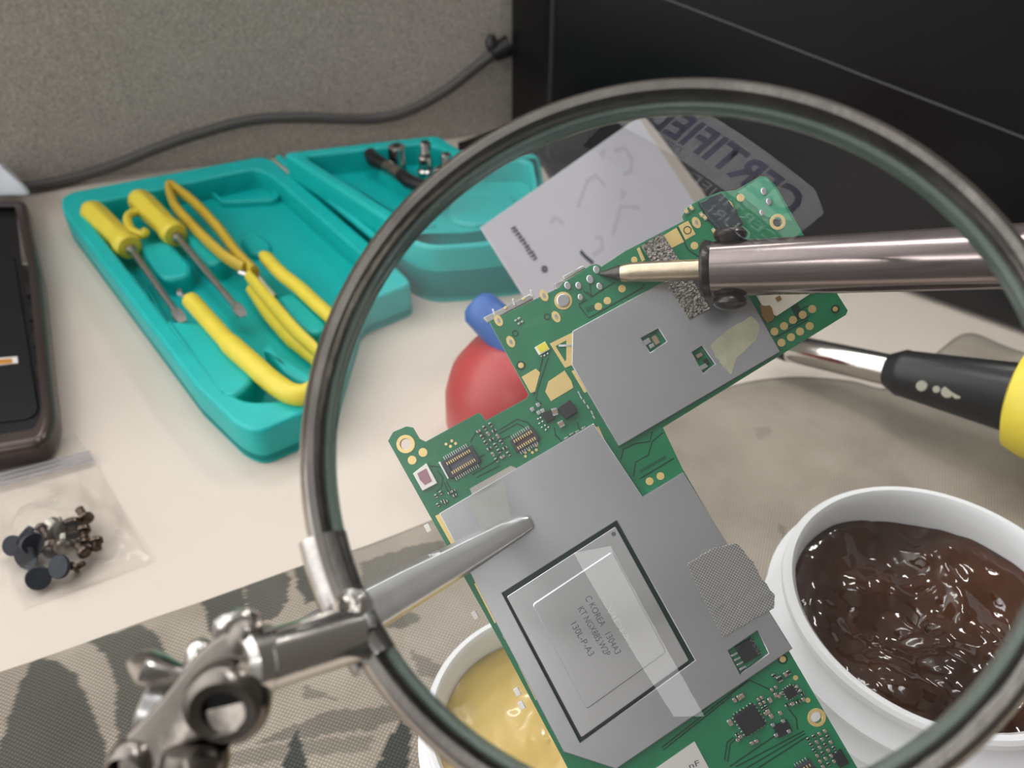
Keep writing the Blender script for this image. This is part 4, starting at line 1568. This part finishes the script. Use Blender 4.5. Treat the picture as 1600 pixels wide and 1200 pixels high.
for pts, w in (([(296, 1062), (268, 1060), (240, 1052), (216, 1044), (204, 1038), (199, 1036)], [.012, .020, .029, .031, .022, .008]),
               ([(326, 1036), (342, 1010), (356, 988), (366, 974), (374, 964), (378, 958)], [.012, .018, .025, .027, .020, .008])):
    sweep('wing', [cpl(x, y) - CN * (.026 - .004 * i) for i, (x, y) in enumerate(pts)], w, M['chrome_dark'], nut, 16, up=(UP * .9 + FW * .2).normalized(), flat=.55)

# ================================================================== soldering iron
ia = onp(937, 428, BO + BN * (3 * PS), BN)
ib = dep(1580, 400, 1.34)
iron = thing('soldering_iron', 'soldering iron with heat tinted steel barrel, its tip touching the board', 'soldering iron', ia)
il = (ib - ia).length
g = lambda px: il * (px - 937) / (1580 - 937) * 1.0
d0 = (ib - ia).normalized()
pxw = lambda n, px: n * (1.51 - .17 * (px - 937) / 643) / FPX
lathe('tip', ia, ib, [(0, .0015), (g(942), pxw(4, 942)), (g(970), pxw(12, 970)), (g(990), pxw(16, 990)), (g(1000), pxw(16.5, 1000)), (g(1122), pxw(17, 1122))], M['tip'], iron, 32)
lathe('tip_point', ia, ib, [(0, .0018), (g(942), pxw(4.2, 942)), (g(970), pxw(12.3, 970)), (g(976), pxw(13.4, 976))], M['burnt'], iron, 32)
lathe('collar', ia, ib, [(g(1116), pxw(17, 1116)), (g(1117), pxw(44, 1117)), (g(1122), pxw(47, 1122)), (g(1130), pxw(46, 1130)), (g(1136), pxw(43, 1136))], M['burnt'], iron, 40)
lathe('barrel', ia, ib, [(g(1130), pxw(40, 1130)), (g(1134), pxw(44, 1134)), (g(1560), pxw(51, 1560)), (g(1700), pxw(53, 1700))], M['barrel'], iron, 48)
lathe('handle', ia, ib, [(g(1690), .05), (g(1700), .075), (g(1760), .085), (g(2300), .085), (g(2330), .05)], M['black'], iron, 32)
for sy in (-1, 1):
    base_ = ia + d0 * g(1163)
    u_ = (-UP if sy < 0 else UP)
    u_ = (u_ - d0 * u_.dot(d0)).normalized()
    b0 = base_ + u_ * pxw(38, 1163)
    lathe('set_screw', b0, b0 + u_, [(0, .018), (.006, .022), (.012, .028), (.020, .029), (.027, .024), (.032, .012), (.033, 0)], M['burnt'], iron, 24)

# ================================================================== printed sign, unseen above the desk, mirrored in the lens
SO = V((1.076, 1.154, 8.0))
sx_, sy_ = V((-.644, .765, 0)), V((.765, .644, 0))
sg = thing('sign', 'white printed sign above the desk, seen mirrored in the upper lens', 'sign', SO)
SM = Matrix((sx_, sy_, V((0, 0, -1)))).transposed().to_4x4()
SM.translation = SO
me = curve_mesh([[(-.32, -.22), (3.3, -.22), (3.3, .70), (.05, .70), (-.32, .50)]], -.02, 0, .0)
me.transform(SM)
link('upper_panel', me, mat('sign_white', (.86, .86, .87), .7), sg, smooth=False)
me = curve_mesh([[(-.32, -.85), (3.3, -.85), (3.3, -.22), (-.32, -.22)]], -.02, 0, .0)
me.transform(SM)
link('lower_panel', me, mat('sign_dark', (.012, .012, .014), .7), sg, smooth=False)
for txt, x, y, w, h, bold, mm in (('CERTIFIED', 0, 0, 2.86, .53, .030, 'ink'), ('DEN', 1.93, -.17, .40, .13, 0, 'ink'), ('CERTIFIED', -.17, -.42, 1.75, .16, 0, 'paper'), ('SECURI', -.2, -.66, 1.1, .17, 0, 'paper')):
    me = text_mesh(txt, 1.0, .0, bold)
    xs = [v.co.x for v in me.vertices]
    ys = [v.co.y for v in me.vertices]
    kx, ky = w / (max(xs) - min(xs)), h / (max(ys) - min(ys))
    me.transform(SM @ Matrix.Translation((x, y, .004)) @ Matrix.Diagonal((kx, ky, 1, 1)) @ Matrix.Translation((-min(xs), -min(ys), 0)))
    link('lettering', me, M[mm], sg, smooth=False)
lamp('sign_fill_lamp', (.1, 2.2, 6.2), (.3, 2.0, 8), 1.6, 1.6, 1000)  # lamp added only to brighten the unseen sign
